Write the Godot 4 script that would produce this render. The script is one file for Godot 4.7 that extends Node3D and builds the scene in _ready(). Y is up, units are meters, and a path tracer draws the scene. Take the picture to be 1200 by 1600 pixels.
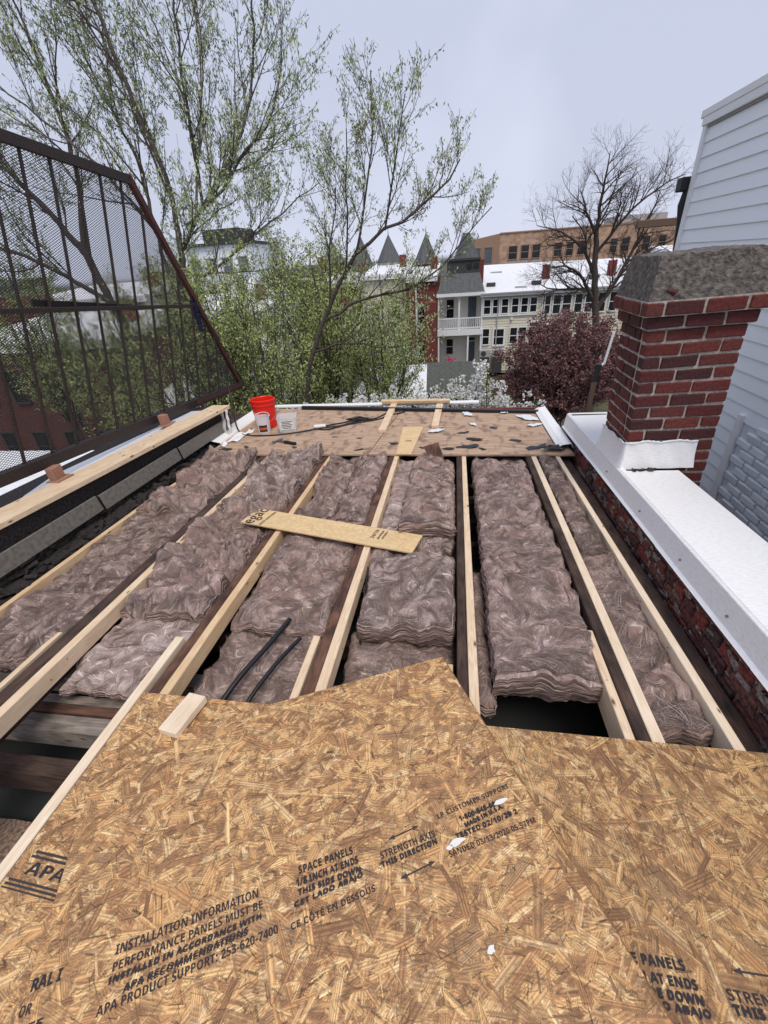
extends Node3D
# A roof under repair: joists, insulation and loose sheets in front, a row of houses and spring trees behind.

const SLOPE := 0.038          # the roof falls this much per metre towards the back
const GROUND := -6.8
var rng := RandomNumberGenerator.new()
var mt := {}
var used := {}
var nz := FastNoiseLite.new()
var nf := FastNoiseLite.new()

# ---------------------------------------------------------------- mesh builder
class MB:
	var v := PackedVector3Array()
	var n := PackedVector3Array()
	var uv := PackedVector2Array()
	var c := PackedColorArray()
	var ix := PackedInt32Array()
	var us := 1.0
	var vs := 1.0
	var uo := Vector2.ZERO
	var axis := 2
	var col := Color(1, 1, 1)

	func map(p: Vector3, nn: Vector3) -> Vector2:
		var a := nn.abs()
		if axis == 2:
			if a.z > 0.8:
				return Vector2(p.x * us, p.y * vs) + uo
			return Vector2(p.z * us, (p.y if a.x > a.y else p.x) * vs) + uo
		if axis == 0:
			if a.x > 0.8:
				return Vector2(p.z * us, p.y * vs) + uo
			return Vector2(p.x * us, (p.y if a.z > a.y else p.z) * vs) + uo
		if a.y > 0.8:
			return Vector2(p.x * us, p.z * vs) + uo
		return Vector2(p.y * us, (p.x if a.z > a.x else p.z) * vs) + uo

	func poly(p: Array, out_dir: Vector3) -> void:
		var nn: Vector3 = ((p[1] - p[0]) as Vector3).cross(p[2] - p[0])
		if nn.length_squared() < 1e-16 and p.size() > 3:
			nn = ((p[2] - p[0]) as Vector3).cross(p[3] - p[0])
		nn = nn.normalized()
		if nn.dot(out_dir) < 0.0:
			p.reverse()
			nn = -nn
		var b := v.size()
		for q in p:
			v.append(q)
			n.append(nn)
			uv.append(map(q, nn))
			c.append(col)
		for i in range(1, p.size() - 1):
			ix.append(b)
			ix.append(b + i + 1)
			ix.append(b + i)

	func hexa(q: Array) -> void:   # eight corners: x fastest, then y, then z
		var m := Vector3.ZERO
		for k in q:
			m += k
		m /= 8.0
		for f in [[0, 2, 6, 4], [1, 3, 7, 5], [0, 1, 5, 4], [2, 3, 7, 6], [0, 1, 3, 2], [4, 5, 7, 6]]:
			var p := [q[f[0]], q[f[1]], q[f[2]], q[f[3]]]
			poly(p, (p[0] + p[1] + p[2] + p[3]) / 4.0 - m)

	func box(ce: Vector3, s: Vector3, b := Basis()) -> void:
		var q := []
		for z in [-0.5, 0.5]:
			for y in [-0.5, 0.5]:
				for x in [-0.5, 0.5]:
					q.append(ce + b * Vector3(x * s.x, y * s.y, z * s.z))
		hexa(q)

	func cbox(ce: Vector3, s: Vector3, bev: float, jit := 0.0, r: RandomNumberGenerator = null, b := Basis()) -> void:
		var k := {}
		for sx in [-1, 1]:
			for sy in [-1, 1]:
				for sz in [-1, 1]:
					var j := Vector3.ZERO
					if jit > 0.0:
						j = Vector3(r.randf_range(-jit, jit), r.randf_range(-jit, jit), r.randf_range(-jit, jit))
					var h := Vector3(sx * s.x, sy * s.y, sz * s.z) * 0.5 + j
					k[[sx, sy, sz, 0]] = ce + b * (h - Vector3(0, sy, sz) * bev)
					k[[sx, sy, sz, 1]] = ce + b * (h - Vector3(sx, 0, sz) * bev)
					k[[sx, sy, sz, 2]] = ce + b * (h - Vector3(sx, sy, 0) * bev)
		for a in [-1, 1]:
			poly([k[[a, -1, -1, 0]], k[[a, 1, -1, 0]], k[[a, 1, 1, 0]], k[[a, -1, 1, 0]]], b * Vector3(a, 0, 0))
			poly([k[[-1, a, -1, 1]], k[[1, a, -1, 1]], k[[1, a, 1, 1]], k[[-1, a, 1, 1]]], b * Vector3(0, a, 0))
			poly([k[[-1, -1, a, 2]], k[[1, -1, a, 2]], k[[1, 1, a, 2]], k[[-1, 1, a, 2]]], b * Vector3(0, 0, a))
			for e in [-1, 1]:
				poly([k[[a, e, -1, 0]], k[[a, e, 1, 0]], k[[a, e, 1, 1]], k[[a, e, -1, 1]]], b * Vector3(a, e, 0))
				poly([k[[a, -1, e, 0]], k[[a, 1, e, 0]], k[[a, 1, e, 2]], k[[a, -1, e, 2]]], b * Vector3(a, 0, e))
				poly([k[[-1, a, e, 1]], k[[1, a, e, 1]], k[[1, a, e, 2]], k[[-1, a, e, 2]]], b * Vector3(0, a, e))
				for f in [-1, 1]:
					poly([k[[a, e, f, 0]], k[[a, e, f, 1]], k[[a, e, f, 2]]], b * Vector3(a, e, f))

	func prism(p2: PackedVector2Array, y0: float, y1: float) -> void:   # outline in x, z
		var t := Geometry2D.triangulate_polygon(p2)
		for i in range(0, t.size(), 3):
			for y in [y0, y1]:
				poly([Vector3(p2[t[i]].x, y, p2[t[i]].y), Vector3(p2[t[i + 1]].x, y, p2[t[i + 1]].y), Vector3(p2[t[i + 2]].x, y, p2[t[i + 2]].y)], Vector3(0, y - (y0 + y1) / 2, 0))
		var cw := Geometry2D.is_polygon_clockwise(p2)
		for i in p2.size():
			var a := p2[i]
			var b := p2[(i + 1) % p2.size()]
			var o := Vector3(b.y - a.y, 0, a.x - b.x)
			poly([Vector3(a.x, y0, a.y), Vector3(b.x, y0, b.y), Vector3(b.x, y1, b.y), Vector3(a.x, y1, a.y)], -o if cw else o)

	func grid(nu: int, nv: int, f: Callable) -> void:   # smooth sheet; f(u, v) gives [point, uv]
		var b := v.size()
		for j in nv + 1:
			for i in nu + 1:
				var r: Array = f.call(float(i) / nu, float(j) / nv)
				v.append(r[0])
				uv.append(r[1])
				n.append(Vector3.ZERO)
				c.append(col)
		var w := nu + 1
		for j in nv:
			for i in nu:
				var a := b + j * w + i
				for t in [[a, a + 1, a + w], [a + 1, a + w + 1, a + w]]:
					var nn := (v[t[2]] - v[t[0]]).cross(v[t[1]] - v[t[0]])
					for q in t:
						n[q] += nn
						ix.append(q)
		for i in range(b, v.size()):
			n[i] = n[i].normalized()

	func tube(p: Array, r: Array, sides: int, caps := false) -> void:
		var b := v.size()
		var d: Vector3 = (p[1] - p[0]).normalized()
		var x := d.cross(Vector3.RIGHT if absf(d.x) < 0.8 else Vector3.UP).normalized()
		var along := 0.0
		for i in p.size():
			if i > 0:
				along += (p[i] - p[i - 1]).length()
			var t: Vector3 = (p[mini(i + 1, p.size() - 1)] - p[maxi(i - 1, 0)]).normalized()
			x = (x - t * x.dot(t)).normalized()
			var y := t.cross(x)
			for k in sides + 1:
				var a := TAU * k / sides
				var o := x * cos(a) + y * sin(a)
				v.append(p[i] + o * r[i])
				n.append(o)
				uv.append(Vector2(along * us, float(k) / sides * vs) + uo)
				c.append(col)
		var w := sides + 1
		for i in p.size() - 1:
			for k in sides:
				var a := b + i * w + k
				ix.append_array(PackedInt32Array([a, a + w, a + 1, a + 1, a + w, a + w + 1]))
		if caps:
			for e in [0, p.size() - 1]:
				var pts := []
				for k in sides:
					pts.append(v[b + e * w + k])
				poly(pts, (p[0] - p[1]) if e == 0 else (p[e] - p[e - 1]))

	func lathe(prof: Array, sides: int, at := Vector3.ZERO) -> void:   # prof: Vector2(radius, height)
		for s in prof.size() - 1:
			var a: Vector2 = prof[s]
			var q: Vector2 = prof[s + 1]
			var b := v.size()
			var nr := Vector2(q.y - a.y, a.x - q.x).normalized()
			for k in sides + 1:
				var t := TAU * k / sides
				for e in [a, q]:
					v.append(at + Vector3(cos(t) * e.x, e.y, sin(t) * e.x))
					n.append(Vector3(cos(t) * nr.x, nr.y, sin(t) * nr.x))
					uv.append(Vector2(t / TAU * us, e.y * vs) + uo)
					c.append(col)
			for k in sides:
				var i := b + k * 2
				ix.append_array(PackedInt32Array([i, i + 2, i + 1, i + 2, i + 3, i + 1]))

	func mesh(into: ArrayMesh = null) -> ArrayMesh:
		var m := into if into else ArrayMesh.new()
		var a := []
		a.resize(Mesh.ARRAY_MAX)
		a[Mesh.ARRAY_VERTEX] = v
		a[Mesh.ARRAY_NORMAL] = n
		a[Mesh.ARRAY_TEX_UV] = uv
		a[Mesh.ARRAY_COLOR] = c
		a[Mesh.ARRAY_INDEX] = ix
		m.add_surface_from_arrays(Mesh.PRIMITIVE_TRIANGLES, a)
		return m

# ---------------------------------------------------------------- scene helpers
func numbered(parent: Node, called: String) -> String:
	var key := "%d/%s" % [parent.get_instance_id(), called]
	used[key] = used.get(key, -1) + 1
	return called if used[key] == 0 else "%s_%03d" % [called, used[key]]

func tag(o: Node, label: String, category: String, group := "") -> void:
	o.set_meta("label", label)
	o.set_meta("category", category)
	if group:
		o.set_meta("group", group)

func thing(called: String, label: String, category: String, at := Vector3.ZERO, b := Basis(), group := "") -> Node3D:
	var o := Node3D.new()
	o.name = numbered(self, called)
	add_child(o, true)
	o.transform = Transform3D(b, at)
	tag(o, label, category, group)
	return o

func part(parent: Node, called: String, m, mat: Material, xf := Transform3D()) -> MeshInstance3D:
	var o := MeshInstance3D.new()
	o.mesh = m.mesh() if m is MB else m
	if mat:
		o.material_override = mat
	o.name = numbered(parent, called)
	o.transform = xf
	o.cast_shadow = GeometryInstance3D.SHADOW_CASTING_SETTING_ON
	parent.add_child(o, true)
	return o

func solo(called: String, m, mat: Material, label: String, category: String, at := Vector3.ZERO, b := Basis(), group := "") -> MeshInstance3D:
	var o := part(self, called, m, mat, Transform3D(b, at))
	tag(o, label, category, group)
	return o

func struct(called: String, m, mat: Material, at := Vector3.ZERO) -> MeshInstance3D:
	var o := part(self, called, m, mat, Transform3D(Basis(), at))
	o.set_meta("kind", "structure")
	return o

func stuff(o: Node) -> Node:
	o.set_meta("kind", "stuff")
	return o

func rp(x: float, h: float, z: float) -> Vector3:   # a point h above the sloping roof
	return Vector3(x, h + SLOPE * z, z)

func tilt() -> Basis:
	return Basis(Vector3.RIGHT, -atan(SLOPE))

func frame(dir: Vector3, up := Vector3.UP) -> Basis:   # -z along dir
	var d := dir.normalized()
	var s := d.cross(up).normalized()
	return Basis(s, s.cross(d), -d)

# ---------------------------------------------------------------- textures
func tex(im: Image) -> ImageTexture:
	im.generate_mipmaps()
	return ImageTexture.create_from_image(im)

func noise_image(w: int, h: int, freq: float, sd: int, oct := 4, kind := FastNoiseLite.TYPE_SIMPLEX_SMOOTH) -> Image:
	var f := FastNoiseLite.new()
	f.noise_type = kind
	f.frequency = freq
	f.seed = sd
	f.fractal_octaves = oct
	var im := f.get_seamless_image(w, h)
	im.convert(Image.FORMAT_L8)
	return im

func ramp(im: Image, stops: Array, cols: Array) -> Image:
	var lut := PackedColorArray()
	for i in 256:
		var t := i / 255.0
		var c: Color = cols[cols.size() - 1]
		for k in stops.size() - 1:
			if t <= stops[k + 1]:
				c = (cols[k] as Color).lerp(cols[k + 1], clampf((t - stops[k]) / (stops[k + 1] - stops[k]), 0, 1))
				break
		lut.append(c)
	var src := im.get_data()
	var out := PackedByteArray()
	out.resize(src.size() * 3)
	for i in src.size():
		var c := lut[src[i]]
		out[i * 3] = int(c.r * 255)
		out[i * 3 + 1] = int(c.g * 255)
		out[i * 3 + 2] = int(c.b * 255)
	return Image.create_from_data(im.get_width(), im.get_height(), false, Image.FORMAT_RGB8, out)

func bump(im: Image, strength: float) -> ImageTexture:
	var b: Image = im.duplicate()
	b.clear_mipmaps()
	b.convert(Image.FORMAT_RGBA8)
	b.bump_map_to_normal_map(strength)
	return tex(b)

func streak_image(w: int, h: int, squeeze: int, sd: int, freq := 0.03) -> Image:
	var im := noise_image(maxi(w / squeeze, 16), h, freq, sd, 5)
	im.resize(w, h, Image.INTERPOLATE_CUBIC)
	return im

func mat(col: Color, rough := 0.85, metal := 0.0) -> StandardMaterial3D:
	var m := StandardMaterial3D.new()
	m.albedo_color = col
	m.roughness = rough
	m.metallic = metal
	return m

func tri(m: StandardMaterial3D, scale: float, world := false) -> StandardMaterial3D:
	m.uv1_triplanar = true
	m.uv1_world_triplanar = world
	m.uv1_scale = Vector3.ONE * scale
	return m

func tmat(t: Texture2D, nrm: Texture2D = null, ns := 1.0, rough := 0.85, tint := Color.WHITE) -> StandardMaterial3D:
	var m := mat(tint, rough)
	m.albedo_texture = t
	if nrm:
		m.normal_enabled = true
		m.normal_texture = nrm
		m.normal_scale = ns
	return m

func lin(r: float, g: float, b: float) -> Color:   # a linear reflectance as an sRGB colour
	return Color(r, g, b).linear_to_srgb()

func pine_image(sd: int, base: Color, dark: Color, knots: int, pale: float) -> Image:
	var r := RandomNumberGenerator.new()
	r.seed = sd
	var w := 1024
	var h := 256
	var s1 := streak_image(w, h, 24, sd, 0.05).get_data()
	var s2 := noise_image(w, h, 0.006, sd + 5, 3).get_data()
	var kn := []
	for k in knots:
		kn.append([r.randf() * w, r.randf() * h, r.randf_range(3, 8), r.randf_range(4, 9)])
	var out := PackedByteArray()
	out.resize(w * h * 3)
	for y in h:
		for x in w:
			var i := y * w + x
			var t := s1[i] / 255.0
			t = absf(fposmod(t * 5.0 + s2[i] / 120.0, 2.0) - 1.0)
			var c := base.lerp(dark, t * t * 0.55 + (s2[i] / 255.0 - 0.5) * pale + (s1[(i * 7) % (w * h)] / 255.0 - 0.5) * 0.06)
			out[i * 3] = int(clampf(c.r, 0, 1) * 255)
			out[i * 3 + 1] = int(clampf(c.g, 0, 1) * 255)
			out[i * 3 + 2] = int(clampf(c.b, 0, 1) * 255)
	for k in kn:
		for dy in range(-24, 25):
			for dx in range(-40, 41):
				var q: float = sqrt(pow(dx / (k[2] * 1.5), 2) + pow(dy / k[2], 2))
				if q < 2.4:
					var i := (posmod(int(k[1]) + dy, h) * w + posmod(int(k[0]) + dx, w)) * 3
					var f := 0.75 if q < 1.0 else 0.35 * (2.4 - q) / 1.4
					for ch in 3:
						var kc: float = [70, 40, 22][ch]
						out[i + ch] = int(lerpf(out[i + ch], kc, f))
	return Image.create_from_data(w, h, false, Image.FORMAT_RGB8, out)

func osb_image(sd: int, size: int, count: int) -> Array:
	var r := RandomNumberGenerator.new()
	r.seed = sd
	var px := PackedInt32Array()
	px.resize(size * size)
	var hh := PackedByteArray()
	hh.resize(size * size)
	px.fill(0xff4a6f8f)
	var m := size - 1
	var pal := [Color8(228, 188, 136), Color8(216, 171, 118), Color8(204, 156, 104), Color8(236, 203, 156), Color8(190, 140, 92), Color8(212, 165, 112), Color8(172, 122, 80), Color8(222, 180, 128), Color8(142, 98, 66)]
	for k in count:
		var late := float(k) / count
		var small := r.randf() < 0.62
		var le := r.randf_range(18, 64) if small else r.randf_range(50, 125)
		var wi := r.randf_range(2.5, 9) if small else r.randf_range(8, 24)
		var an := r.randfn(0.0, 0.8)
		var cx := r.randf() * size
		var cy := r.randf() * size
		var base: Color = pal[r.randi() % pal.size()]
		base = base.lerp(Color8(214, 172, 116), 0.3).lerp(Color8(124, 88, 60), maxf(0.0, r.randf_range(-1.3, 0.75)))
		var cols := PackedInt32Array()
		var phase := r.randf() * 6.0
		var fq := r.randf_range(0.5, 1.6)
		var wn := int(wi)
		var z := int(r.randf_range(70, 220))
		for j in wn + 1:
			var sh := 1.0 + 0.14 * sin(j * fq + phase) + r.randf_range(-0.12, 0.08)
			if j == 0 or j == wn:
				sh *= 0.82
			var q := Color(base.r * sh, base.g * sh, base.b * sh)
			cols.append((255 << 24) | (clampi(int(q.b * 255), 0, 255) << 16) | (clampi(int(q.g * 255), 0, 255) << 8) | clampi(int(q.r * 255), 0, 255))
		var ca := cos(an)
		var sa := sin(an)
		var n := int(le)
		var taper := r.randf_range(0.0, 0.5)
		for j in wn + 1:
			var off := j - wi * 0.5
			var col := cols[j]
			var cut := int(absf(off) / wi * 2.0 * taper * le * 0.3) + (r.randi() % 9)
			var x0 := cx - sa * off
			var y0 := cy + ca * off
			for i in range(cut, n - (r.randi() % 9)):
				var p := ((int(y0 + sa * i) & m) * size) + (int(x0 + ca * i) & m)
				px[p] = col
				hh[p] = z
	for k in 3400:   # dark slivers, gaps and pits between the strands
		var an := r.randfn(0.0, 1.0)
		var x := r.randf() * size
		var y := r.randf() * size
		var ca := cos(an)
		var sa := sin(an)
		var dk := r.randf_range(0.55, 0.88)
		var wn := r.randi_range(1, 2) if r.randf() < 0.9 else r.randi_range(2, 5)
		for i in r.randi_range(6, 34):
			for j in wn:
				var p := ((int(y + sa * i + ca * j) & m) * size) + (int(x + ca * i - sa * j + r.randf()) & m)
				var o := px[p]
				px[p] = (255 << 24) | (int(((o >> 16) & 255) * dk * 0.92) << 16) | (int(((o >> 8) & 255) * dk) << 8) | int((o & 255) * dk)
	var im := Image.create_from_data(size, size, false, Image.FORMAT_RGBA8, px.to_byte_array())
	im.convert(Image.FORMAT_RGB8)
	# the sheet is dirty: broad brown scuffs over the strands
	var dirt := noise_image(size, size, 0.008, sd + 9, 5).get_data()
	var fine := noise_image(size, size, 0.028, sd + 19, 4).get_data()
	var d := im.get_data()
	for i in size * size:
		var t := clampf((dirt[i] * 0.45 + fine[i] * 0.8 - 155.0) / 40.0, 0.0, 1.0)
		t *= 0.14 + 0.46 * float((i * 7919 + (i >> 5) * 104729) & 255) / 255.0
		d[i * 3] = int(lerpf(d[i * 3], 116, t))
		d[i * 3 + 1] = int(lerpf(d[i * 3 + 1], 84, t))
		d[i * 3 + 2] = int(lerpf(d[i * 3 + 2], 60, t))
	im = Image.create_from_data(size, size, false, Image.FORMAT_RGB8, d)
	return [im, Image.create_from_data(size, size, false, Image.FORMAT_L8, hh)]

func fibre_image(sd: int, size: int, strokes: int, swirl: float, lo: Color, hi: Color) -> Image:
	var r := RandomNumberGenerator.new()
	r.seed = sd
	var f := FastNoiseLite.new()
	f.seed = sd
	f.frequency = 0.006
	f.fractal_octaves = 2
	var g := noise_image(size, size, 0.009, sd + 3, 4).get_data()
	var px := PackedByteArray()
	px.resize(size * size * 3)
	var m := size - 1
	for i in size * size:
		var t := clampf(g[i] / 255.0 * 1.5 - 0.35, 0, 1) * 0.55
		px[i * 3] = int(lerpf(lo.r, hi.r, t) * 255)
		px[i * 3 + 1] = int(lerpf(lo.g, hi.g, t) * 255)
		px[i * 3 + 2] = int(lerpf(lo.b, hi.b, t) * 255)
	# wavy locks of fibre: stroke bundles, relief shading painted as bright middle and dark edges
	for k in strokes:
		var x := r.randf() * size
		var y := r.randf() * size
		var patchy := g[(int(y) & m) * size + (int(x) & m)] / 255.0 - 0.5
		var t := clampf(r.randf() * r.randf() * 1.3 + patchy * 0.7 + 0.04, 0, 1)
		var wd := r.randi_range(1, 6) if r.randf() < 0.8 else r.randi_range(6, 14)
		var jit := r.randf_range(-0.3, 0.3)
		var shade := PackedFloat32Array()
		for q in wd + 1:
			var e := absf(q - wd * 0.5) / (wd * 0.5 + 0.5)
			shade.append(clampf(t * (1.0 - 0.75 * e * e) + r.randf_range(-0.14, 0.1), 0, 1))
		var steps := r.randi_range(25, 90) + wd * 4
		for st in steps:
			var a := f.get_noise_2d(absf(fposmod(x, size) - size * 0.5), absf(fposmod(y, size) - size * 0.5)) * swirl + jit
			var ca := cos(a)
			var sa := sin(a)
			x += ca
			y += sa
			var tp := sin(PI * float(st) / steps)
			var hw := wd * 0.5 * tp
			for q in wd + 1:
				var off := q - wd * 0.5
				if absf(off) > hw + 0.3:
					continue
				var i := ((int(y + ca * off) & m) * size + (int(x - sa * off) & m)) * 3
				var v := shade[q]
				px[i] = (px[i] + int(lerpf(lo.r, hi.r, v) * 510)) / 3
				px[i + 1] = (px[i + 1] + int(lerpf(lo.g, hi.g, v) * 510)) / 3
				px[i + 2] = (px[i + 2] + int(lerpf(lo.b, hi.b, v) * 510)) / 3
	return Image.create_from_data(size, size, false, Image.FORMAT_RGB8, px)

func make_materials() -> void:
	# lumber
	var i := 0
	for spec in [["pine", Color8(226, 203, 174), Color8(194, 158, 120)], ["pine_pale", Color8(232, 214, 190), Color8(208, 180, 148)], ["pine_warm", Color8(220, 192, 154), Color8(186, 146, 106)]]:
		var im := pine_image(20 + i, spec[1], spec[2], 4, 0.5)
		mt[spec[0]] = tmat(tex(im), bump(im, 1.5), 0.4, 0.75)
		i += 1
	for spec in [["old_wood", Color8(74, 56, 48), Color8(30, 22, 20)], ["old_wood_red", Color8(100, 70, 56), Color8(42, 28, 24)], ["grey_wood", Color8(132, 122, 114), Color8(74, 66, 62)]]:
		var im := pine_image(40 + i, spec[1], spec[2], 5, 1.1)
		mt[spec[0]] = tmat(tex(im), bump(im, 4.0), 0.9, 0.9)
		i += 1
	# strand board
	var ob := osb_image(7, 1024, 9500)
	mt.osb = tmat(tex(ob[0]), bump(ob[1], 0.8), 0.3, 0.6)
	mt.osb_worn = tmat(mt.osb.albedo_texture, mt.osb.normal_texture, 0.3, 0.6, Color(0.93, 0.93, 0.92))
	mt.osb_pale = tmat(tex(ob[0]), null, 1.0, 0.7)
	var pale: Image = ob[0].duplicate()
	pale.clear_mipmaps()
	pale.resize(512, 512)
	var pdt := pale.get_data()
	for k in pdt.size() / 3:
		for ch in 3:
			pdt[k * 3 + ch] = int(lerpf(pdt[k * 3 + ch], [232, 206, 160][ch], 0.72))
	pale = Image.create_from_data(512, 512, false, Image.FORMAT_RGB8, pdt)
	mt.osb_pale.albedo_texture = tex(pale)
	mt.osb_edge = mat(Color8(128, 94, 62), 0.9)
	# insulation
	var fi := fibre_image(3, 1024, 9000, 5.0, Color8(124, 101, 95), Color8(255, 252, 248))
	mt.fibre = tri(tmat(tex(fi), bump(fi, 1.6), 0.6, 1.0), 0.85)
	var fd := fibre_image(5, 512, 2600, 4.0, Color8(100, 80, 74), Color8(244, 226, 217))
	mt.fibre_b = mt.fibre.duplicate()
	mt.fibre_b.albedo_color = Color(0.95, 0.91, 0.89)
	mt.fibre_b.uv1_offset = Vector3(0.37, 0.1, 0.61)
	mt.fibre_c = mt.fibre.duplicate()
	mt.fibre_c.albedo_color = Color(1.0, 0.97, 0.97)
	mt.fibre_c.uv1_offset = Vector3(0.71, 0.4, 0.23)
	mt.fibre_c.uv1_scale = Vector3.ONE * 0.7
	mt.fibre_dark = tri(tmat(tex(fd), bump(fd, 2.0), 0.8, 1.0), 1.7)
	var ly := streak_image(512, 256, 14, 91, 0.09)
	var lyc := ramp(ly, [0.2, 0.45, 0.6, 0.8], [Color8(62, 48, 44), Color8(116, 95, 89), Color8(146, 124, 117), Color8(198, 176, 168)])
	mt.layers = tmat(tex(lyc), bump(ly, 5.0), 1.0, 1.0)
	mt.wisp = mat(Color.WHITE, 1.0)
	mt.wisp.vertex_color_use_as_albedo = true
	mt.wisp_dark = mat(Color8(146, 126, 120), 1.0)
	# weathered plywood
	var g := streak_image(1024, 512, 12, 55, 0.06)
	var g2 := noise_image(1024, 512, 0.01, 66, 5)
	var pw := ramp(g, [0.15, 0.4, 0.6, 0.85], [Color8(158, 130, 110), Color8(174, 146, 124), Color8(182, 154, 131), Color8(192, 166, 142)])
	var pd := pw.get_data()
	var gd := g2.get_data()
	for k in gd.size():
		var t := clampf((gd[k] - 140.0) / 70.0, 0, 1) * 0.42
		pd[k * 3] = int(lerpf(pd[k * 3], 74, t))
		pd[k * 3 + 1] = int(lerpf(pd[k * 3 + 1], 58, t))
		pd[k * 3 + 2] = int(lerpf(pd[k * 3 + 2], 52, t))
	pw = Image.create_from_data(1024, 512, false, Image.FORMAT_RGB8, pd)
	mt.plywood = tmat(tex(pw), bump(g, 2.0), 0.5, 0.85)
	# brick, mortar, concrete
	var bn := noise_image(256, 256, 0.03, 14, 5)
	var bump_fine := bump(bn, 4.0)
	var mottle := ramp(bn, [0.2, 0.5, 0.8], [Color(0.55, 0.52, 0.52), Color(0.85, 0.84, 0.84), Color(1, 1, 1)])
	mt.mottle = tex(mottle)
	mt.bump_fine = bump_fine
	mt.soft = tex(ramp(bn, [0.2, 0.5, 0.8], [Color(0.8, 0.8, 0.8), Color(0.92, 0.92, 0.92), Color(1, 1, 1)]))
	mt.brick = []
	for c in [Color8(106, 44, 41), Color8(90, 36, 35), Color8(80, 35, 35), Color8(114, 54, 46), Color8(72, 34, 34), Color8(98, 46, 40)]:
		mt.brick.append(tri(tmat(mt.soft, bump_fine, 0.7, 0.85, c), 4.0))
	mt.brick_dark = []
	for c in [Color8(122, 66, 58), Color8(98, 58, 54), Color8(138, 66, 56), Color8(84, 62, 58), Color8(128, 82, 70)]:
		mt.brick_dark.append(tri(tmat(mt.mottle, bump_fine, 1.2, 0.9, c), 4.0))
	mt.mortar = tri(tmat(mt.soft, bump_fine, 0.8, 0.95, Color8(186, 177, 169)), 4.0)
	mt.mortar_dark = tri(tmat(mt.mottle, bump_fine, 1.6, 0.95, Color8(150, 138, 130)), 6.0)
	mt.white_brick = tri(tmat(null, bump_fine, 0.5, 0.6, Color8(216, 221, 228)), 3.0)
	var cn := noise_image(512, 512, 0.03, 31, 6)
	mt.concrete = tri(tmat(tex(ramp(cn, [0.15, 0.4, 0.6, 0.85], [Color8(70, 65, 62), Color8(94, 88, 84), Color8(106, 100, 96), Color8(126, 120, 115)])), bump(noise_image(512, 512, 0.05, 32, 5), 7.0), 1.2, 0.95), 1.2)
	# metal, paint
	var wn := streak_image(512, 512, 4, 61, 0.12)
	var wm := ramp(wn, [0.15, 0.42, 0.6, 0.85], [Color8(226, 226, 227), Color8(235, 235, 236), Color8(239, 239, 240), Color8(243, 243, 244)])
	mt.white_metal = tri(tmat(tex(wm), bump(noise_image(256, 256, 0.02, 63, 4), 2.0), 0.18, 0.5), 1.4)
	mt.white_sheet = tri(tmat(tex(wm), bump(noise_image(256, 256, 0.012, 64, 4), 3.0), 0.7, 0.6, Color8(238, 240, 244)), 0.7)
	mt.white_paint = mat(Color8(234, 240, 246), 0.5)
	mt.white_trim = mat(Color8(228, 230, 232), 0.5)
	var gs := streak_image(512, 256, 1, 71, 0.02)
	gs = noise_image(512, 64, 0.02, 71, 2)
	gs.resize(512, 256, Image.INTERPOLATE_CUBIC)
	mt.galvanised = tri(tmat(mt.soft, null, 1.0, 0.6, Color8(124, 118, 110)), 3.0)
	mt.worn_sheet = tmat(tex(ramp(gs, [0.2, 0.45, 0.6, 0.85], [Color8(84, 77, 71), Color8(110, 104, 98), Color8(124, 119, 113), Color8(138, 134, 128)])), null, 1.0, 0.6)
	mt.tar = tri(tmat(mt.mottle, bump_fine, 2.0, 0.85, Color8(52, 46, 44)), 4.0)
	mt.black = mat(Color8(26, 26, 28), 0.6)
	mt.rubber = mat(Color8(24, 24, 27), 0.5)
	mt.iron = tri(tmat(mt.mottle, null, 1.0, 0.6, Color8(62, 50, 46)), 6.0)
	mt.iron_red = tri(tmat(mt.mottle, null, 1.0, 0.6, Color8(96, 52, 46)), 6.0)
	mt.mesh_metal = mat(Color8(44, 42, 42), 0.6)
	mt.rust = tri(tmat(mt.mottle, bump_fine, 1.0, 0.9, Color8(196, 148, 124)), 20.0)
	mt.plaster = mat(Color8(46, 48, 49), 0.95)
	mt.cloth = tri(tmat(mt.mottle, bump_fine, 1.0, 0.95, Color8(156, 132, 112)), 5.0)
	# print: ink broken up by the strands below
	var ink := noise_image(256, 256, 0.035, 83, 4)
	var ia := Image.create(256, 256, false, Image.FORMAT_RGBA8)
	var idat := ink.get_data()
	var ib := PackedByteArray()
	ib.resize(256 * 256 * 4)
	for k in idat.size():
		ib[k * 4] = 255
		ib[k * 4 + 1] = 255
		ib[k * 4 + 2] = 255
		ib[k * 4 + 3] = 255 if idat[k] > 106 else 0
	ia = Image.create_from_data(256, 256, false, Image.FORMAT_RGBA8, ib)
	mt.ink = tri(tmat(ImageTexture.create_from_image(ia), null, 1.0, 0.7, Color8(52, 48, 54)), 15.0)
	mt.ink.transparency = BaseMaterial3D.TRANSPARENCY_ALPHA_SCISSOR
	mt.ink.alpha_scissor_threshold = 0.5
	mt.ink_solid = mat(Color8(58, 52, 54), 0.8)
	mt.ink_soft = mat(Color8(58, 52, 50), 0.8)
	# houses
	mt.cream = mat(Color8(236, 234, 226), 0.8)
	mt.cream_wall = mat(Color8(214, 208, 190), 0.8)
	mt.tan = tri(tmat(mt.soft, null, 1.0, 0.9, Color8(196, 162, 138)), 0.15)
	mt.tan_dark = mat(Color8(166, 134, 114), 0.9)
	mt.roof_white = tri(tmat(tex(wm), null, 1.0, 0.6, Color8(240, 242, 246)), 0.1)
	mt.slate = tri(tmat(mt.soft, null, 1.0, 0.8, Color8(92, 94, 96)), 0.5)
	mt.slate_dark = tri(tmat(mt.soft, null, 1.0, 0.8, Color8(68, 70, 70)), 0.5)
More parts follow.
